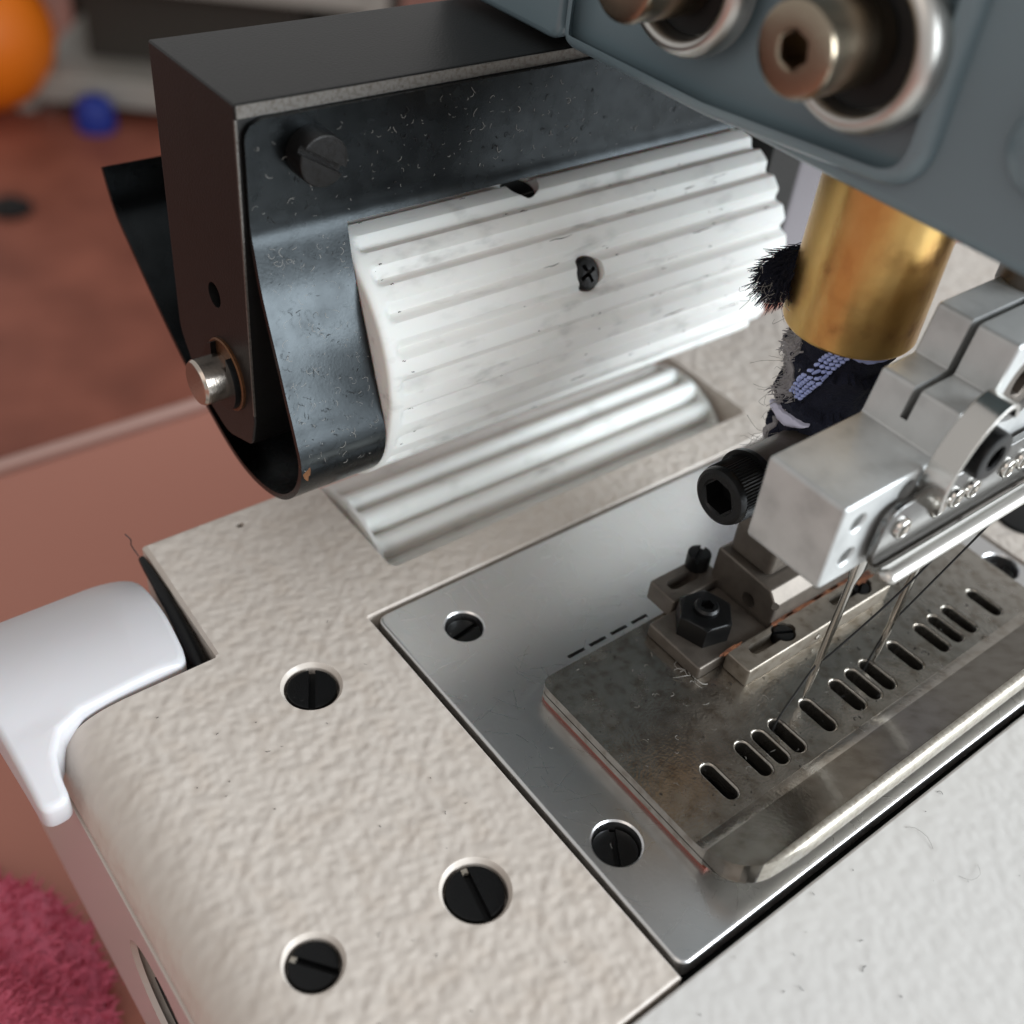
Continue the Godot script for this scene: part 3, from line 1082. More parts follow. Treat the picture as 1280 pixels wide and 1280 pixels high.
func build_presser_foot() -> void:
	var t := thing("presser_foot_assembly", "worn steel presser foot plate with a row of needle slots, lying on the throat plate", "presser foot", Vector3(46, 0, 42))
	var prof := PackedVector2Array()
	var top := curve([Vector2(23.0, 3.0), Vector2(40, 3.0), Vector2(51.5, 3.0), Vector2(52.6, 3.05), Vector2(54.0, 3.45), Vector2(55.6, 4.25), Vector2(57.8, 5.5), Vector2(59.8, 6.65), Vector2(60.7, 7.0), Vector2(61.35, 6.7), Vector2(61.6, 5.8), Vector2(61.55, 4.4), Vector2(61.1, 3.6), Vector2(59.6, 2.9), Vector2(57.2, 1.9), Vector2(54.5, 1.0), Vector2(51, 0.6), Vector2(23.0, 0.6)], 4)
	for p in top:
		prof.append(p)
	var outline := rounded(PackedVector2Array([Vector2(10.3, 23.4), Vector2(84.6, 23.0), Vector2(84.6, 63), Vector2(22, 61.7), Vector2(10.3, 60.6)]), [2.0, 1.0, 3.0, 0.0, 5.0], 8)
	var slots := []
	for x in [19.1, 25.3, 28.5, 31.7, 37.8, 44.0, 47.4, 50.5, 56.8, 63.1, 66.4, 69.8, 76.2]:
		slots.append(plan(capsule(x, 45.2, 50.9, 0.98), -2, 8))
		slots.append(plan(capsule(x, 44.9, 51.2, 1.28), 2.66, 8, 0.3, 0.0, 4))
	slots.append(box(Vector3(8, 1.55, 20), Vector3(10.62, 1.75, 70)))
	var steps := [[CSGShape3D.OPERATION_INTERSECTION, plan(outline, -4, 12)]]
	for s in slots:
		steps.append([CSGShape3D.OPERATION_SUBTRACTION, s])
	var whole := carve(endwise(prof, 4, 92), steps)
	put("sole", cut(whole, [box(Vector3(0, -3, 54.2), Vector3(100, 12, 80))]), "foot_steel", t, 42)
	put("upturned_toe", cut(whole, [box(Vector3(0, -3, 0), Vector3(100, 12, 54.2)), box(Vector3(0, -3, 60.3), Vector3(100, 12, 80))]), "toe_dark_reflection", t, 42)
	put("toe_lip", cut(whole, [box(Vector3(0, -3, 0), Vector3(100, 12, 60.3))]), "worn_lip_glint", t, 42)
	put("edge_reflection", cut(plan(inset(poly_ccw(outline.duplicate()), 0.03), 0.02, 0.58), slots + [box(Vector3(14, -1, 43.5), Vector3(82, 2, 52.4)), box(Vector3(0, -1, 54.9), Vector3(100, 2, 80))]), "red_edge_reflection", t)  # thin red layer added for the floor's reflection along the edge
	# hinge: base block with the nut, the back block, the upright and the slotted rail in front
	put("base_block", box(Vector3(28.1, 3.01, 25.0), Vector3(41.78, 5.2, 34.9), 0.3), "dark_steel", t)
	var back := cut(box(Vector3(33.0, 3.01, 19.6), Vector3(43.0, 6.3, 24.7), 0.3), [plan(capsule_x(22.0, 34.5, 40.2, 0.95), 4.2, 8)])
	put("back_block", back, "dark_steel", t, 30)
	put("set_screw", moved(slotted(1.75, 2.6, 0.6, 0.7), Transform3D(Basis(Vector3.UP, 0.5), Vector3(41.2, 8.8, 20.9))), "black_screw", t, 30)
	var nut := cut(hexagon(Vector3(33.9, 5.2, 29.4), Vector3.UP, 7.0, 0.0, 3.4, 0.3, 0.3), [])
	nut = carve(nut, [[CSGShape3D.OPERATION_INTERSECTION, lathe([Vector2(0, -1), Vector2(5, -1), Vector2(5, 2.6), Vector2(3.4, 3.42), Vector2(0, 3.42)], Vector3(33.9, 5.2, 29.4), Vector3.UP, 48)]])
	var nut_part := put("nut", nut, "black_screw", t, 30)
	put("stud", cut(lathe([Vector2(0, 3.0), Vector2(1.75, 3.0), Vector2(1.75, 4.0), Vector2(1.45, 4.35), Vector2(0, 4.35)], Vector3(33.9, 5.2, 29.4), Vector3.UP, 32), [hexagon(Vector3(33.9, 5.2, 29.4), Vector3.UP, 1.7, 3.2, 6.0)]), "black_screw", nut_part, 30)
	var up := endwise(rounded(PackedVector2Array([Vector2(23.2, 3.02), Vector2(34.8, 3.02), Vector2(34.8, 9.3), Vector2(33.2, 11.2), Vector2(23.2, 11.6)]), [0, 0, 0.6, 0.6, 0.7]), 41.8, 62.5, 0.35, 0.3)
	up = cut(up, [cylinder(Vector3(41, 7.0, 30.4), Vector3.RIGHT, 1.15, 4, 0, 24), prism(PackedVector2Array([Vector2(41.0, 33.6), Vector2(44.6, 36.2), Vector2(40, 38)]), Vector3.ZERO, Vector3.RIGHT, Vector3.BACK, Vector3.UP, 8.6, 14)])
	put("upright", up, "dark_steel", t, 30)
	var rail := box(Vector3(32.8, 3.01, 35.05), Vector3(63.4, 6.1, 39.35), 0.28)
	var holes := [plan(capsule_x(36.9, 35.6, 44.4, 0.85), 3.8, 9), plan(capsule_x(36.9, 52.4, 61.2, 0.85), 3.8, 9)]
	for x in [42.3, 59.0]:
		holes.append(cylinder(Vector3(x, 3.8, 36.9), Vector3.UP, 1.75, 5, 0, 28))
	holes.append(cylinder(Vector3(47.2, 4.5, 38.7), Vector3.BACK, 0.55, 3, 0, 16))
	var rail_part := put("slotted_rail", cut(rail, holes), "rail_steel", t, 30)
	for x in [42.5, 59.2]:
		put("rail_screw", moved(slotted(1.5, 1.6, 0.5, 0.5), Transform3D(Basis(Vector3.UP, 1.0 + x), Vector3(x, 5.9, 36.9))), "black_screw", rail_part, 30)
	put("dowel", cylinder(Vector3(47.2, 4.5, 38.9), Vector3.BACK, 0.45, 0.7, 0.1, 14), "bright_steel", rail_part, 30)
	for k in 5:
		var x := [33.8, 44.0, 48.5, 53.5, 58.0][k] as float
		put("rust_crust", prism(blob(Vector2(x, 35.1), [2.0, 2.6, 4.2, 3.4, 3.6][k], 0.30, 22), Vector3.ZERO, Vector3.RIGHT, Vector3.BACK, Vector3.UP, 5.6, 6.16), "rust", t, 60)
	put("rust_crust", prism(blob(Vector2(60.6, 36.0), 2.4, 0.9, 22), Vector3.ZERO, Vector3.RIGHT, Vector3.BACK, Vector3.UP, 6.05, 6.13), "rust", t, 60)


# an uneven outline about a centre
func blob(c: Vector2, a: float, b: float, n: int) -> PackedVector2Array:
	var p := PackedVector2Array()
	for k in n:
		var th := TAU * k / n
		var r := rng.randf_range(0.72, 1.15)
		p.append(c + Vector2(cos(th) * a, sin(th) * b) * r)
	return p


func build_presser_bar() -> void:
	var b := thing("presser_bar", "steel presser bar running up from the foot hinge into the wrapped cloth", "presser bar", Vector3(53.1, 11.5, 25))
	put("rod", cylinder(Vector3(53.1, 11.5, 25), Vector3.UP, 3.5, 60), "pin_steel", b, 30)
	put("collar", cylinder(Vector3(37.2, 27.0, 27.6), Vector3.RIGHT, 4.9, 16.0, 0.5), "dark_steel", b, 30)
	put("collar_base", box(Vector3(43, 11.5, 24), Vector3(60, 24.5, 31.5), 0.6), "dark_steel", b)
	var s := thing("clamp_screw", "black knurled cap screw with hex socket, sticking out left of the aluminium clamp", "screw", Vector3(32, 27, 27.6))
	put("head", moved(socket_head(4.0, 5.2, 4.1, true), aim(Vector3.LEFT, Vector3(31.8, 28.2, 27.6), 0.4)), "black_screw", s, 30)
	put("washer", cylinder(Vector3(37.0, 28.2, 27.6), Vector3.RIGHT, 4.6, 0.9, 0.2), "black_screw", s, 30)
	var br := thing("brass_sleeve", "tarnished brass sleeve coming down from under the grey machine head", "sleeve", Vector3(52.7, 45.4, 25))
	put("tube", lathe([Vector2(3.6, 0), Vector2(7.6, 0), Vector2(8.15, 0.2), Vector2(8.4, 0.7), Vector2(8.4, 24), Vector2(3.6, 24), Vector2(3.6, 0)], Vector3(52.7, 45.4, 25), Vector3.UP, 72), "brass", br, 30)


# ------------------------------------------------------------------ the rag wound round the bar
var rag_noise := FastNoiseLite.new()


const RAG_K := 0.113


func rag_at(deg: float, y: float, off := 0.0) -> Vector3:
	var th := deg_to_rad(deg)
	var base := lerpf(3.8, 6.0, smoothstep(17.0, 30.0, y)) + 0.6 * smoothstep(38.0, 46.0, y)
	# overlapping turns: the radius steps in where one turn's edge ends
	var u := fposmod((y - 20.4 + 1.2 * rag_noise.get_noise_2d(deg * 0.4, 7.0)) / 6.4 - deg / 360.0 * 0.7, 1.0)
	var lip := 1.5 * u - 0.6 - 1.3 * smoothstep(0.9, 1.0, u)
	var d := Vector3(cos(th), 0, sin(th))
	var v := Vector3(d.x * 8, y, d.z * 8)
	var r := base + lip + 0.7 * rag_noise.get_noise_3dv(v) + 0.3 * rag_noise.get_noise_3dv(v * 3.0) + off
	return Vector3(53.1, y + 0.5 * rag_noise.get_noise_3dv(v * 1.7 + Vector3(40, 0, 0)), 25.0) + d * r


func build_rag() -> void:
	rag_noise.frequency = 0.12
	rag_noise.seed = 8
	var t := thing("cloth_wrap", "dark navy rag with pale blue woven strip, wound below the brass sleeve", "rag", Vector3(53, 15, 25))
	var s := PackedVector3Array()
	var n := 140
	var rows := 120
	var lo := 15.0
	var hi := 47.5
	var grid := []
	for j in rows + 1:
		var ring := PackedVector3Array()
		for i in n:
			ring.append(rag_at(360.0 * i / n, lerpf(lo, hi, float(j) / rows)))
		grid.append(ring)
	for j in rows:
		for i in n:
			var k := (i + 1) % n
			quad(s, grid[j][i], grid[j + 1][i], grid[j + 1][k], grid[j][k])
	for i in n:
		var k := (i + 1) % n
		s.append(Vector3(53.1, lo, 25)); s.append(grid[0][i]); s.append(grid[0][k])
		s.append(Vector3(53.1, hi, 25)); s.append(grid[rows][k]); s.append(grid[rows][i])
	put("wound_cloth", outward(s), "navy_cloth", t, 50)
	put("pale_fold", ribbon(PackedVector2Array([Vector2(222, 32.6), Vector2(207, 32.4), Vector2(193, 32.6), Vector2(178, 33.1), Vector2(156, 33.9)]), [0.5, 0.85, 0.9, 0.7, 0.08], 0.35, 0.45), "pale_cloth", t, 60)
	put("grey_strip", ribbon(PackedVector2Array([Vector2(224, 46), Vector2(216, 42), Vector2(210, 38.6), Vector2(206, 35.4)]), [1.5, 1.7, 1.6, 0.9], 0.1, 0.35), "grey_cloth", t, 60)
	put("grey_strip", ribbon(PackedVector2Array([Vector2(216, 30.5), Vector2(206, 27.5), Vector2(194, 24.5), Vector2(180, 21)]), [0.5, 0.6, 0.8, 0.9], 0.1, 0.4), "grey_cloth", t, 60)
	# woven strip: ground and raised stitches
	var a := Vector2(187, 36.0)
	var b := Vector2(148, 45.6)
	put("woven_strip", ribbon(PackedVector2Array([a, a.lerp(b, 0.33), a.lerp(b, 0.66), b]), [1.2, 1.2, 1.2, 1.2], 0.3, 0.35), "navy_cloth", t, 60)
	put("woven_strip", ribbon(PackedVector2Array([Vector2(136, 45.2), Vector2(120, 44.8), Vector2(100, 44.9)]), [0.5, 0.5, 0.5], 0.3, 0.35), "pale_tape", t, 60)
	var st := PackedVector3Array()
	var dir := Vector2((b.x - a.x) * RAG_K, b.y - a.y).normalized()
	var side := Vector2(-dir.y / RAG_K, dir.x)
	for i in 13:
		for j in 4:
			var c := a.lerp(b, (i + 0.5 + (0.5 if j % 2 == 1 else 0.0)) / 13.5) + side * 0.56 * (j - 1.5)
			var d := (b - a) / 13.5 * 0.66
			var w := side * 0.16
			st.append_array(tube([rag_at(c.x - d.x * 0.5 - w.x, c.y - d.y * 0.5 - w.y, 0.52), rag_at(c.x - d.x * 0.22 - w.x * 0.5, c.y - d.y * 0.22 - w.y * 0.5, 0.74), rag_at(c.x + d.x * 0.22 + w.x * 0.5, c.y + d.y * 0.22 + w.y * 0.5, 0.74), rag_at(c.x + d.x * 0.5 + w.x, c.y + d.y * 0.5 + w.y, 0.52)], [0.13, 0.25, 0.25, 0.13], 7))
	var stitches := put("stitching", st, "pale_tape", t, 60)
	stitches.set_meta("kind", "stuff")
	# frayed end sticking out behind the sleeve
	var core := curve([Vector3(55, 49, 18.5), Vector3(51.5, 50, 17.8), Vector3(48.5, 50.2, 17.2), Vector3(46.2, 49.6, 16.9)], 5)
	var rad := []
	for i in core.size():
		rad.append(lerpf(3.8, 1.2, pow(float(i) / (core.size() - 1), 1.6)))
	put("frayed_end", tube(core, rad, 18), "navy_cloth", t, 60)
	var fr := PackedVector3Array()
	for k in 1500:
		var f := pow(rng.randf(), 0.6)
		var o: Vector3 = core[int(f * (core.size() - 1))]
		var rr: float = rad[int(f * (core.size() - 1))]
		var th := rng.randf() * TAU
		var out := Vector3(0, cos(th), sin(th))
		o += out * rr * rng.randf_range(0.5, 1.02)
		var d := (Vector3(-1.0, -0.22, 0.05) + out * rng.randf_range(0.0, 0.75) + rnd3(0.25)).normalized() * rng.randf_range(0.8, 3.6)
		fr.append_array(tube([o, o + d * 0.5, o + d + Vector3(rng.randfn(0, 0.2), rng.randf_range(-0.7, 0.1), rng.randfn(0, 0.2))], [0.11, 0.085, 0.035], 4))
	var fray := put("fray", fr, "navy_cloth", t, 70)
	fray.set_meta("kind", "stuff")
	var fz := PackedVector3Array()
	for k in 520:
		var f := rng.randf()
		var c := Vector2(222, 46).lerp(Vector2(205, 34.6), f) + Vector2(rng.randfn(0, 9.0), rng.randfn(0, 0.7))
		var o := rag_at(c.x, c.y, 0.25)
		var d := (rag_at(c.x + 9, c.y - 1.0, 0.35) - o).normalized() + rnd3(0.5)
		d *= rng.randf_range(0.6, 1.9)
		fz.append_array(tube([o, o + d * 0.5 + rnd3(0.15), o + d + rnd3(0.25)], [0.09, 0.08, 0.04], 4))
	var fuzz := put("fuzz", fz, "grey_cloth", t, 70)
	fuzz.set_meta("kind", "stuff")
	var hairs := PackedVector3Array()
	for k in 70:
		var o := rag_at(rng.randf_range(196, 236), rng.randf_range(18, 46), 0.3)
		if k > 44:
			o = Vector3(46.5, 49.6, 17) + rnd3(1.8)
		var d := Vector3(-1, rng.randfn(-0.35, 0.7), rng.randfn(0, 0.6)).normalized() * rng.randf_range(0.8, 4.2)
		hairs.append_array(tube(curve([o, o + d * 0.4 + rnd3(0.5), o + d * 0.8 + rnd3(0.8), o + d + rnd3(1.2)], 4), 0.028, 4))
	var hair := put("loose_fibres", hairs, "grey_lint", t, 70)
	hair.set_meta("kind", "stuff")


func rnd3(a: float) -> Vector3:
	return Vector3(rng.randf_range(-a, a), rng.randf_range(-a, a), rng.randf_range(-a, a))


# a strip laid on the rag: centre line in (degrees, height), half widths, thickness above the cloth
func ribbon(line: PackedVector2Array, half: Array, off: float, thick: float) -> PackedVector3Array:
	var c := curve(Array(line), 8)
	var s := PackedVector3Array()
	var prev := []
	for i in c.size():
		var f := float(i) / 8.0
		var k := mini(int(f), half.size() - 2)
		var w := lerpf(half[k], half[k + 1], f - k)
		var t: Vector2 = c[mini(i + 1, c.size() - 1)] - c[maxi(i - 1, 0)]
		t = Vector2(t.x * RAG_K, t.y).normalized()
		var nrm := Vector2(-t.y / RAG_K, t.x)
		var ring := []
		for j in 7:
			var e := j / 3.0 - 1.0
			var q: Vector2 = c[i] + nrm * w * e
			ring.append(rag_at(q.x, q.y, off + thick * (1.0 - 0.6 * e * e)))
		for j in 7:
			var e := 1.0 - j / 3.0
			var q: Vector2 = c[i] + nrm * w * e
			ring.append(rag_at(q.x, q.y, -1.2))
		if prev.size():
			for j in 14:
				quad(s, prev[j], prev[(j + 1) % 14], ring[(j + 1) % 14], ring[j])
		if i == 0 or i == c.size() - 1:
			for j in range(1, 13):
				if i == 0:
					s.append(ring[0]); s.append(ring[j + 1]); s.append(ring[j])
				else:
					s.append(ring[0]); s.append(ring[j]); s.append(ring[j + 1])
		prev = ring
	return outward(s)


# ------------------------------------------------------------------ needle clamp, guide, needles
func build_needle_clamp() -> void:
	var t := thing("needle_clamp", "stepped aluminium needle clamp block with a saw slit, above the presser foot", "needle clamp", Vector3(48, 33, 43))
	var poly := rounded(PackedVector2Array([Vector2(24.6, 33.1), Vector2(24.4, 44.7), Vector2(39.7, 45.0), Vector2(40.9, 50.6), Vector2(46.6, 50.8), Vector2(47.7, 56.9), Vector2(90, 57.3), Vector2(90, 33.1)]), [0.9, 0.7, 0.4, 0.7, 0.4, 0.7, 0, 0], 4)
	var tools := [box(Vector3(40.1, 41.5, 42.0), Vector3(95, 62, 42.95))]
	for h in [[27.9, 41.4, 1.15], [28.2, 36.4, 1.15], [35.6, 42.6, 1.25], [38.6, 43.4, 1.2]]:
		tools.append(lathe([Vector2(0, -8), Vector2(h[2], -8), Vector2(h[2], -0.25), Vector2(h[2] + 0.35, 0.1), Vector2(0, 0.1)], Vector3(h[0], h[1], 48.05), Vector3.BACK, 28))
	tools.append(cylinder(Vector3(53.5, 50.3, 45.4), Vector3.BACK, 5.0, 6, 0, 48))
	put("block", cut(front(poly, 37.5, 48.05, 0.45, 0.45), tools), "aluminium", t, 30)
	put("recessed_screw", moved(socket_head(4.5, 3.0, 3.6), aim(Vector3.BACK, Vector3(53.5, 50.3, 47.6), 0.3)), "dark_steel", t, 30)
	var bar := thing("needle_bar", "dark steel needle bar rising from the right end of the aluminium clamp", "needle bar", Vector3(63, 56, 41))
	put("rod", cylinder(Vector3(63, 56, 40.5), Vector3.UP, 4.6, 14), "dark_steel", bar, 30)


func build_thread_guide() -> void:
	var t := thing("thread_guide", "polished steel thread guide strip with round eyelets on the front of the clamp", "thread guide", Vector3(50, 32, 50))
	var poly := rounded(PackedVector2Array([Vector2(31.0, 33.2), Vector2(31.0, 42.2), Vector2(37.5, 42.6), Vector2(92, 42.8), Vector2(92, 33.2)]), [4.0, 3.0, 1.0, 0, 0], 8)
	var tools := []
	for x in [34.6, 41.3, 44.6, 47.9, 55.2, 58.4, 61.6]:
		tools.append(lathe([Vector2(0, -2), Vector2(0.95, -2), Vector2(0.95, 0.55), Vector2(1.25, 0.9), Vector2(0, 0.9)], Vector3(x, 38.9 - 0.01 * (x - 34), 48.9), Vector3.BACK, 28))
	put("strip", cut(front(poly, 48.7, 49.6, 0.1, 0.2), tools), "guide_steel", t, 30)
	for x in [34.6, 41.3, 44.6, 47.9, 55.2, 58.4, 61.6]:
		put("eyelet", lathe([Vector2(0.9, 0.0), Vector2(0.92, 0.5), Vector2(1.05, 0.62), Vector2(1.3, 0.5), Vector2(1.36, 0.0), Vector2(0.9, 0.0)], Vector3(x, 38.9 - 0.01 * (x - 34), 49.5), Vector3.BACK, 28), "bright_steel", t, 60)
	# rolled lip along the lower edge
	var lip := PackedVector2Array()
	for k in 24:
		lip.append(Vector2(51.0, 33.5) + Vector2.from_angle(TAU * k / 24.0) * Vector2(1.2, 0.95))
	put("rolled_lip", endwise(lip, 32.2, 92, 1.0, 0.0, 5), "lip_steel", t, 50)
	# spring clip bent round the black screw
	var k := thing("spring_clip", "bent bright steel spring clip round the black hex screw on the clamp", "clip", Vector3(44, 40, 50))
	var pts := []
	for p in curve([Vector2(37.9, 40.6), Vector2(37.4, 43.6), Vector2(38.0, 47.0), Vector2(39.8, 50.2), Vector2(42.4, 52.4), Vector2(44.6, 52.6), Vector2(45.6, 51.0)], 6):
		pts.append(p)
	var outer := PackedVector2Array()
	var back := []
	for i in pts.size():
		var d: Vector2 = (pts[mini(i + 1, pts.size() - 1)] - pts[maxi(i - 1, 0)]).normalized()
		outer.append(pts[i] + Vector2(-d.y, d.x) * 0.32)
		back.push_front(pts[i] - Vector2(-d.y, d.x) * 0.32)
	outer.append_array(PackedVector2Array(back))
	put("band", front(outer, 48.3, 51.6, 0.1, 0.1), "bright_steel", k, 40)
	var sc := thing("hex_screw", "black hex socket screw inside the bent clip on the clamp front", "screw", Vector3(44, 44, 49))
	put("head", moved(socket_head(3.0, 4.2, 2.6), aim(Vector3.BACK, Vector3(43.8, 46.4, 52.2), 0.2)), "black_screw", sc, 30)


func build_needles() -> void:
	var made := []
	for p in [[37.8, 45.3, "slim steel left needle under the front corner of the clamp"], [51.6, 46.3, "slim steel right needle below the polished thread guide"]]:
		var x: float = p[0]
		var z: float = p[1]
		var t := thing("needle", p[2], "needle", Vector3(x, 3, z), "needles in the clamp")
		var shaft := lathe([Vector2(0, 0), Vector2(0.1, 0.15), Vector2(0.34, 2.4), Vector2(0.46, 5.2), Vector2(0.5, 6.2), Vector2(0.42, 6.8), Vector2(0.42, 8.2), Vector2(0.5, 8.6), Vector2(0.52, 22), Vector2(0.95, 24.5), Vector2(0.95, 33), Vector2(0, 33)], Vector3(x, 3.2, z), Vector3.UP, 20)
		put("shaft", cut(shaft, [box(Vector3(x - 0.14, 10.1, z - 2), Vector3(x + 0.14, 11.3, z + 2)), box(Vector3(x - 0.16, 11.3, z + 0.30), Vector3(x + 0.16, 30, z + 2))]), "bright_steel", t, 50)
		made.append(t)
	var th := put("sewing_thread", tube(curve([Vector3(64.0, 36.0, 50.6), Vector3(58.6, 26.5, 49.2), Vector3(52.6, 14.2, 47.0), Vector3(51.6, 10.7, 46.3), Vector3(50.6, 3.0, 46.0), Vector3(50.6, -2.0, 46.2)], 8), 0.16, 6), "black_thread", null, 70)
	tag(th, "black thread running from the guide's right part to the right needle", "thread")
	th = put("sewing_thread", tube(curve([Vector3(50.5, 33.0, 50.2), Vector3(45.2, 22.6, 48.4), Vector3(38.8, 12.4, 46.0), Vector3(37.8, 10.7, 45.3), Vector3(34.6, 6.6, 45.5), Vector3(31.8, 2.8, 45.9), Vector3(31.6, -2.5, 46.2)], 8), 0.16, 6), "black_thread", null, 70)
	tag(th, "black thread crossing from the guide's left part through the left needle into a slot", "thread")


# ------------------------------------------------------------------ machine head
func build_head() -> void:
	var t := thing("machine_casing", "grey-blue painted machine head hanging over the upper right, out of focus", "machine head", Vector3(80, 67, 20))
	put("casting", endwise(rect(-18.8, 67.6, 53, 160, 2.4, 5), 38.6, 150, 1.5, 1.5), "head_paint", t, 40)
	put("rear_casting", endwise(rect(-46, 67.4, -19.3, 160, 2.4, 5), 38.2, 150, 1.0, 1.5), "head_paint", t, 40)
	put("face_plate", endwise(rounded(PackedVector2Array([Vector2(-17.6, 67.9), Vector2(8, 68.0), Vector2(36.3, 70.4), Vector2(36.3, 158), Vector2(-17.6, 158)]), [2.5, 0.0, 6.0, 4, 2.5], 10), 36.6, 38.9, 1.9, 0.0, 6), "head_paint", t, 40)
	put("painted_boss", lathe([Vector2(0, 0), Vector2(4.0, 0), Vector2(4.0, 1.2), Vector2(3.4, 2.0), Vector2(2.0, 2.4), Vector2(0, 2.5)], Vector3(38.7, 79.4, 47.0), Vector3.LEFT, 32), "head_paint", t, 60)
	var at := [Vector3(36.7, 82.8, 26.9), Vector3(36.7, 82.4, 3.6)]
	var looks := ["large brown steel socket bolt with polished collar, lower right on the grey head", "brown steel socket bolt cut off by the top edge of the photo"]
	for k in 2:
		var b := thing("head_bolt", looks[k], "bolt", at[k], "bolts on the machine head")
		put("collar", lathe([Vector2(0, 0), Vector2(8.5, 0), Vector2(8.6, 0.9), Vector2(8.4, 2.0), Vector2(7.9, 2.9), Vector2(7.2, 3.2), Vector2(6.6, 2.9), Vector2(6.3, 2.1), Vector2(6.2, 0.6), Vector2(0, 0.5)], at[k], Vector3.LEFT, 56), "lip_steel", b, 60)
		put("collar_shade", cylinder(at[k] + Vector3(-0.4, 0, 0), Vector3.LEFT, 6.15, 0.6), "inside_shade", b)  # dark disc paints the shadow inside the collar
		put("head", moved(socket_head(4.5, 9.2, 3.1), aim(Vector3.LEFT, at[k] + Vector3(-10.6, 0.1, -0.9), 0.2)), "bolt_steel", b, 36)


# ------------------------------------------------------------------ lint and crumbs
func scatter(called: String, label: String, material: String, n: int, where: Callable, longest: float, r: float) -> void:
	var s := PackedVector3Array()
	for k in n:
		var got = where.call()
		var p: Vector3 = got[0]
		var nrm: Vector3 = got[1]
		var f := frame_of(nrm)
		var a := rng.randf() * TAU
		var d: Vector3 = f[0] * cos(a) + f[1] * sin(a)
		var w := nrm.cross(d)
		var l := longest * pow(rng.randf(), 2.2) + 0.12
		var bend := rng.randf_range(-0.5, 0.5) * l
		var rise := rng.randf_range(0.0, 0.25) * l
		s.append_array(tube(curve([p + nrm * r * 0.6, p + d * l * 0.35 + w * bend * 0.8 + nrm * (r + rise), p + d * l * 0.8 + w * bend * 0.7 + nrm * (r + rise * 0.5), p + d * l - w * bend * rng.randf() * 0.5 + nrm * r * 0.7], 2), r * rng.randf_range(0.5, 1.2), 4))
	var o := put(called, s, material, null, 70)
	tag(o, label, "lint", "", "stuff")


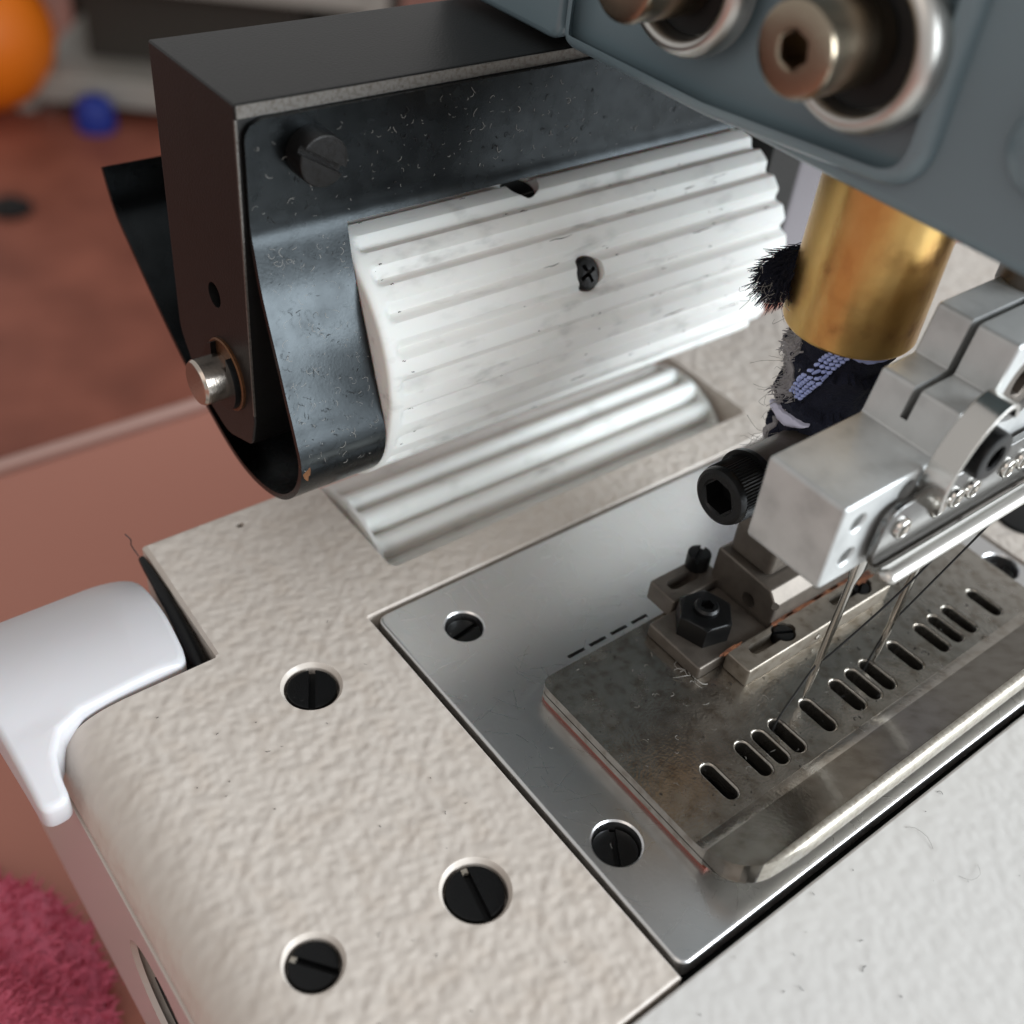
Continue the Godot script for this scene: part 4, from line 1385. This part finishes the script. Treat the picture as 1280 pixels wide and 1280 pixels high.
func build_lint() -> void:
	# scuffs and dirt in the grooves of the white roller
	var sc := PackedVector3Array()
	for k in 230:
		var th := TAU * (rng.randi_range(0, 25) + 0.5 + rng.randf_range(-0.34, 0.34)) / 26.0 + 0.05
		if sin(th) < -0.75 or cos(th) < -0.1:
			continue
		var x := 24.0 + 56.0 * pow(rng.randf(), 0.7)
		var l := 0.3 + 5.0 * pow(rng.randf(), 3.0)
		if k % 5 == 0:
			x = rng.randf_range(8.6, 10.6)
			l = 0.5
		var d := Vector3(0, sin(th), cos(th))
		var e := Vector3(0, cos(th), -sin(th))
		var f := absf(fposmod((th - 0.05) / TAU * 26.0, 1.0) - 0.5) * 2.0
		var rr := 20.0 - 1.25 * (1.0 - smoothstep(0.0, 0.6, f)) + 0.01
		var o := Vector3(x, 28.2, -27.4) + d * rr
		var pts := []
		for i in 5:
			pts.append(o + Vector3(l * i / 4.0, 0, 0) + e * rng.randf_range(-0.09, 0.09))
		sc.append_array(tube(pts, [0.03, rng.randf_range(0.03, 0.09), rng.randf_range(0.03, 0.10), rng.randf_range(0.03, 0.08), 0.02], 5))
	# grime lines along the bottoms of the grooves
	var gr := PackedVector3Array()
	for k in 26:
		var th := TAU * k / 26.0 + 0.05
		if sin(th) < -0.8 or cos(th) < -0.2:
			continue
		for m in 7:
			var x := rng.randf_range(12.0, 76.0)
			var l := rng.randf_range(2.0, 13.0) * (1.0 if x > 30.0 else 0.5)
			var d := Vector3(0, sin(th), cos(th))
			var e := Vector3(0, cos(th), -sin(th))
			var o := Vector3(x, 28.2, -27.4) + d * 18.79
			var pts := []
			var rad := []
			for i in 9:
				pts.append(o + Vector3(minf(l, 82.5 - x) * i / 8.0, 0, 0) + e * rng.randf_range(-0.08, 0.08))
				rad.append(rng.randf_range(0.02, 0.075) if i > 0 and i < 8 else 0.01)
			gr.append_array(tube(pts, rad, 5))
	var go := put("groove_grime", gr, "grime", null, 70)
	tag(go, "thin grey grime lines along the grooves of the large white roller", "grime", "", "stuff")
	var so := put("scuff_marks", sc, "scuff", null, 70)
	tag(so, "dark scuff marks in the grooves of the large white roller", "dirt", "", "stuff")
	var sheet := func():
		if rng.randf() < 0.55:
			return [Vector3(rng.randf_range(-5.5, 45) if rng.randf() < 0.7 else rng.randf_range(10, 70), rng.randf_range(51.5, 64), -18.48), Vector3(0, 0, 1)]
		var y := rng.randf_range(22, 50)
		var zz := -8.4 - 10.0 * pow(clampf((y - 24.0) / 28.0, 0.0, 1.0), 1.15)
		return [Vector3(rng.randf_range(-6, 6), y, zz + 0.15), Vector3(0, 0.3, 1).normalized()]
	scatter("lint", "fine pale lint stuck to the blued guard sheet", "grey_lint", 330, sheet, 1.0, 0.024)
	scatter("lint", "fine dark lint specks stuck to the blued guard sheet", "dark_lint", 160, sheet, 0.8, 0.04)
	var foot := func():
		return [Vector3(rng.randf_range(11, 80), 3.0, rng.randf_range(24, 53)), Vector3.UP]
	scatter("lint", "pale lint and crumbs on the presser foot plate", "grey_lint", 110, foot, 0.9, 0.024)
	scatter("lint", "dark lint specks on the presser foot plate", "dark_lint", 150, foot, 0.6, 0.05)
	var plate := func():
		return [Vector3(rng.randf_range(1, 60), 0.0, rng.randf_range(1, 60)), Vector3.UP]
	scatter("lint", "pale lint scattered on the polished throat plate", "grey_lint", 110, plate, 0.7, 0.02)
	var bed := func():
		return [Vector3(rng.randf_range(-34, -2), 0.02, rng.randf_range(-3, 61)), Vector3.UP]
	scatter("lint", "dark lint specks on the cream bed near its screws", "dark_lint", 26, bed, 0.45, 0.035)
	var cover := func():
		return [Vector3(rng.randf_range(-5, 60), 0.17, rng.randf_range(64.5, 95)), Vector3.UP]
	scatter("lint", "dark lint specks on the pale front cover", "dark_lint", 26, cover, 0.9, 0.04)
	scatter("lint", "white loose fibres on the pale front cover", "grey_lint", 16, cover, 5.0, 0.03)
	var curls := func():
		return [Vector3(28.4, 3.1, 34.0) + rnd3(1.1) * Vector3(1.2, 0, 1.2), Vector3.UP]
	scatter("lint", "curled white fibres caught at the base block's corner on the foot", "grey_lint", 12, curls, 2.4, 0.045)
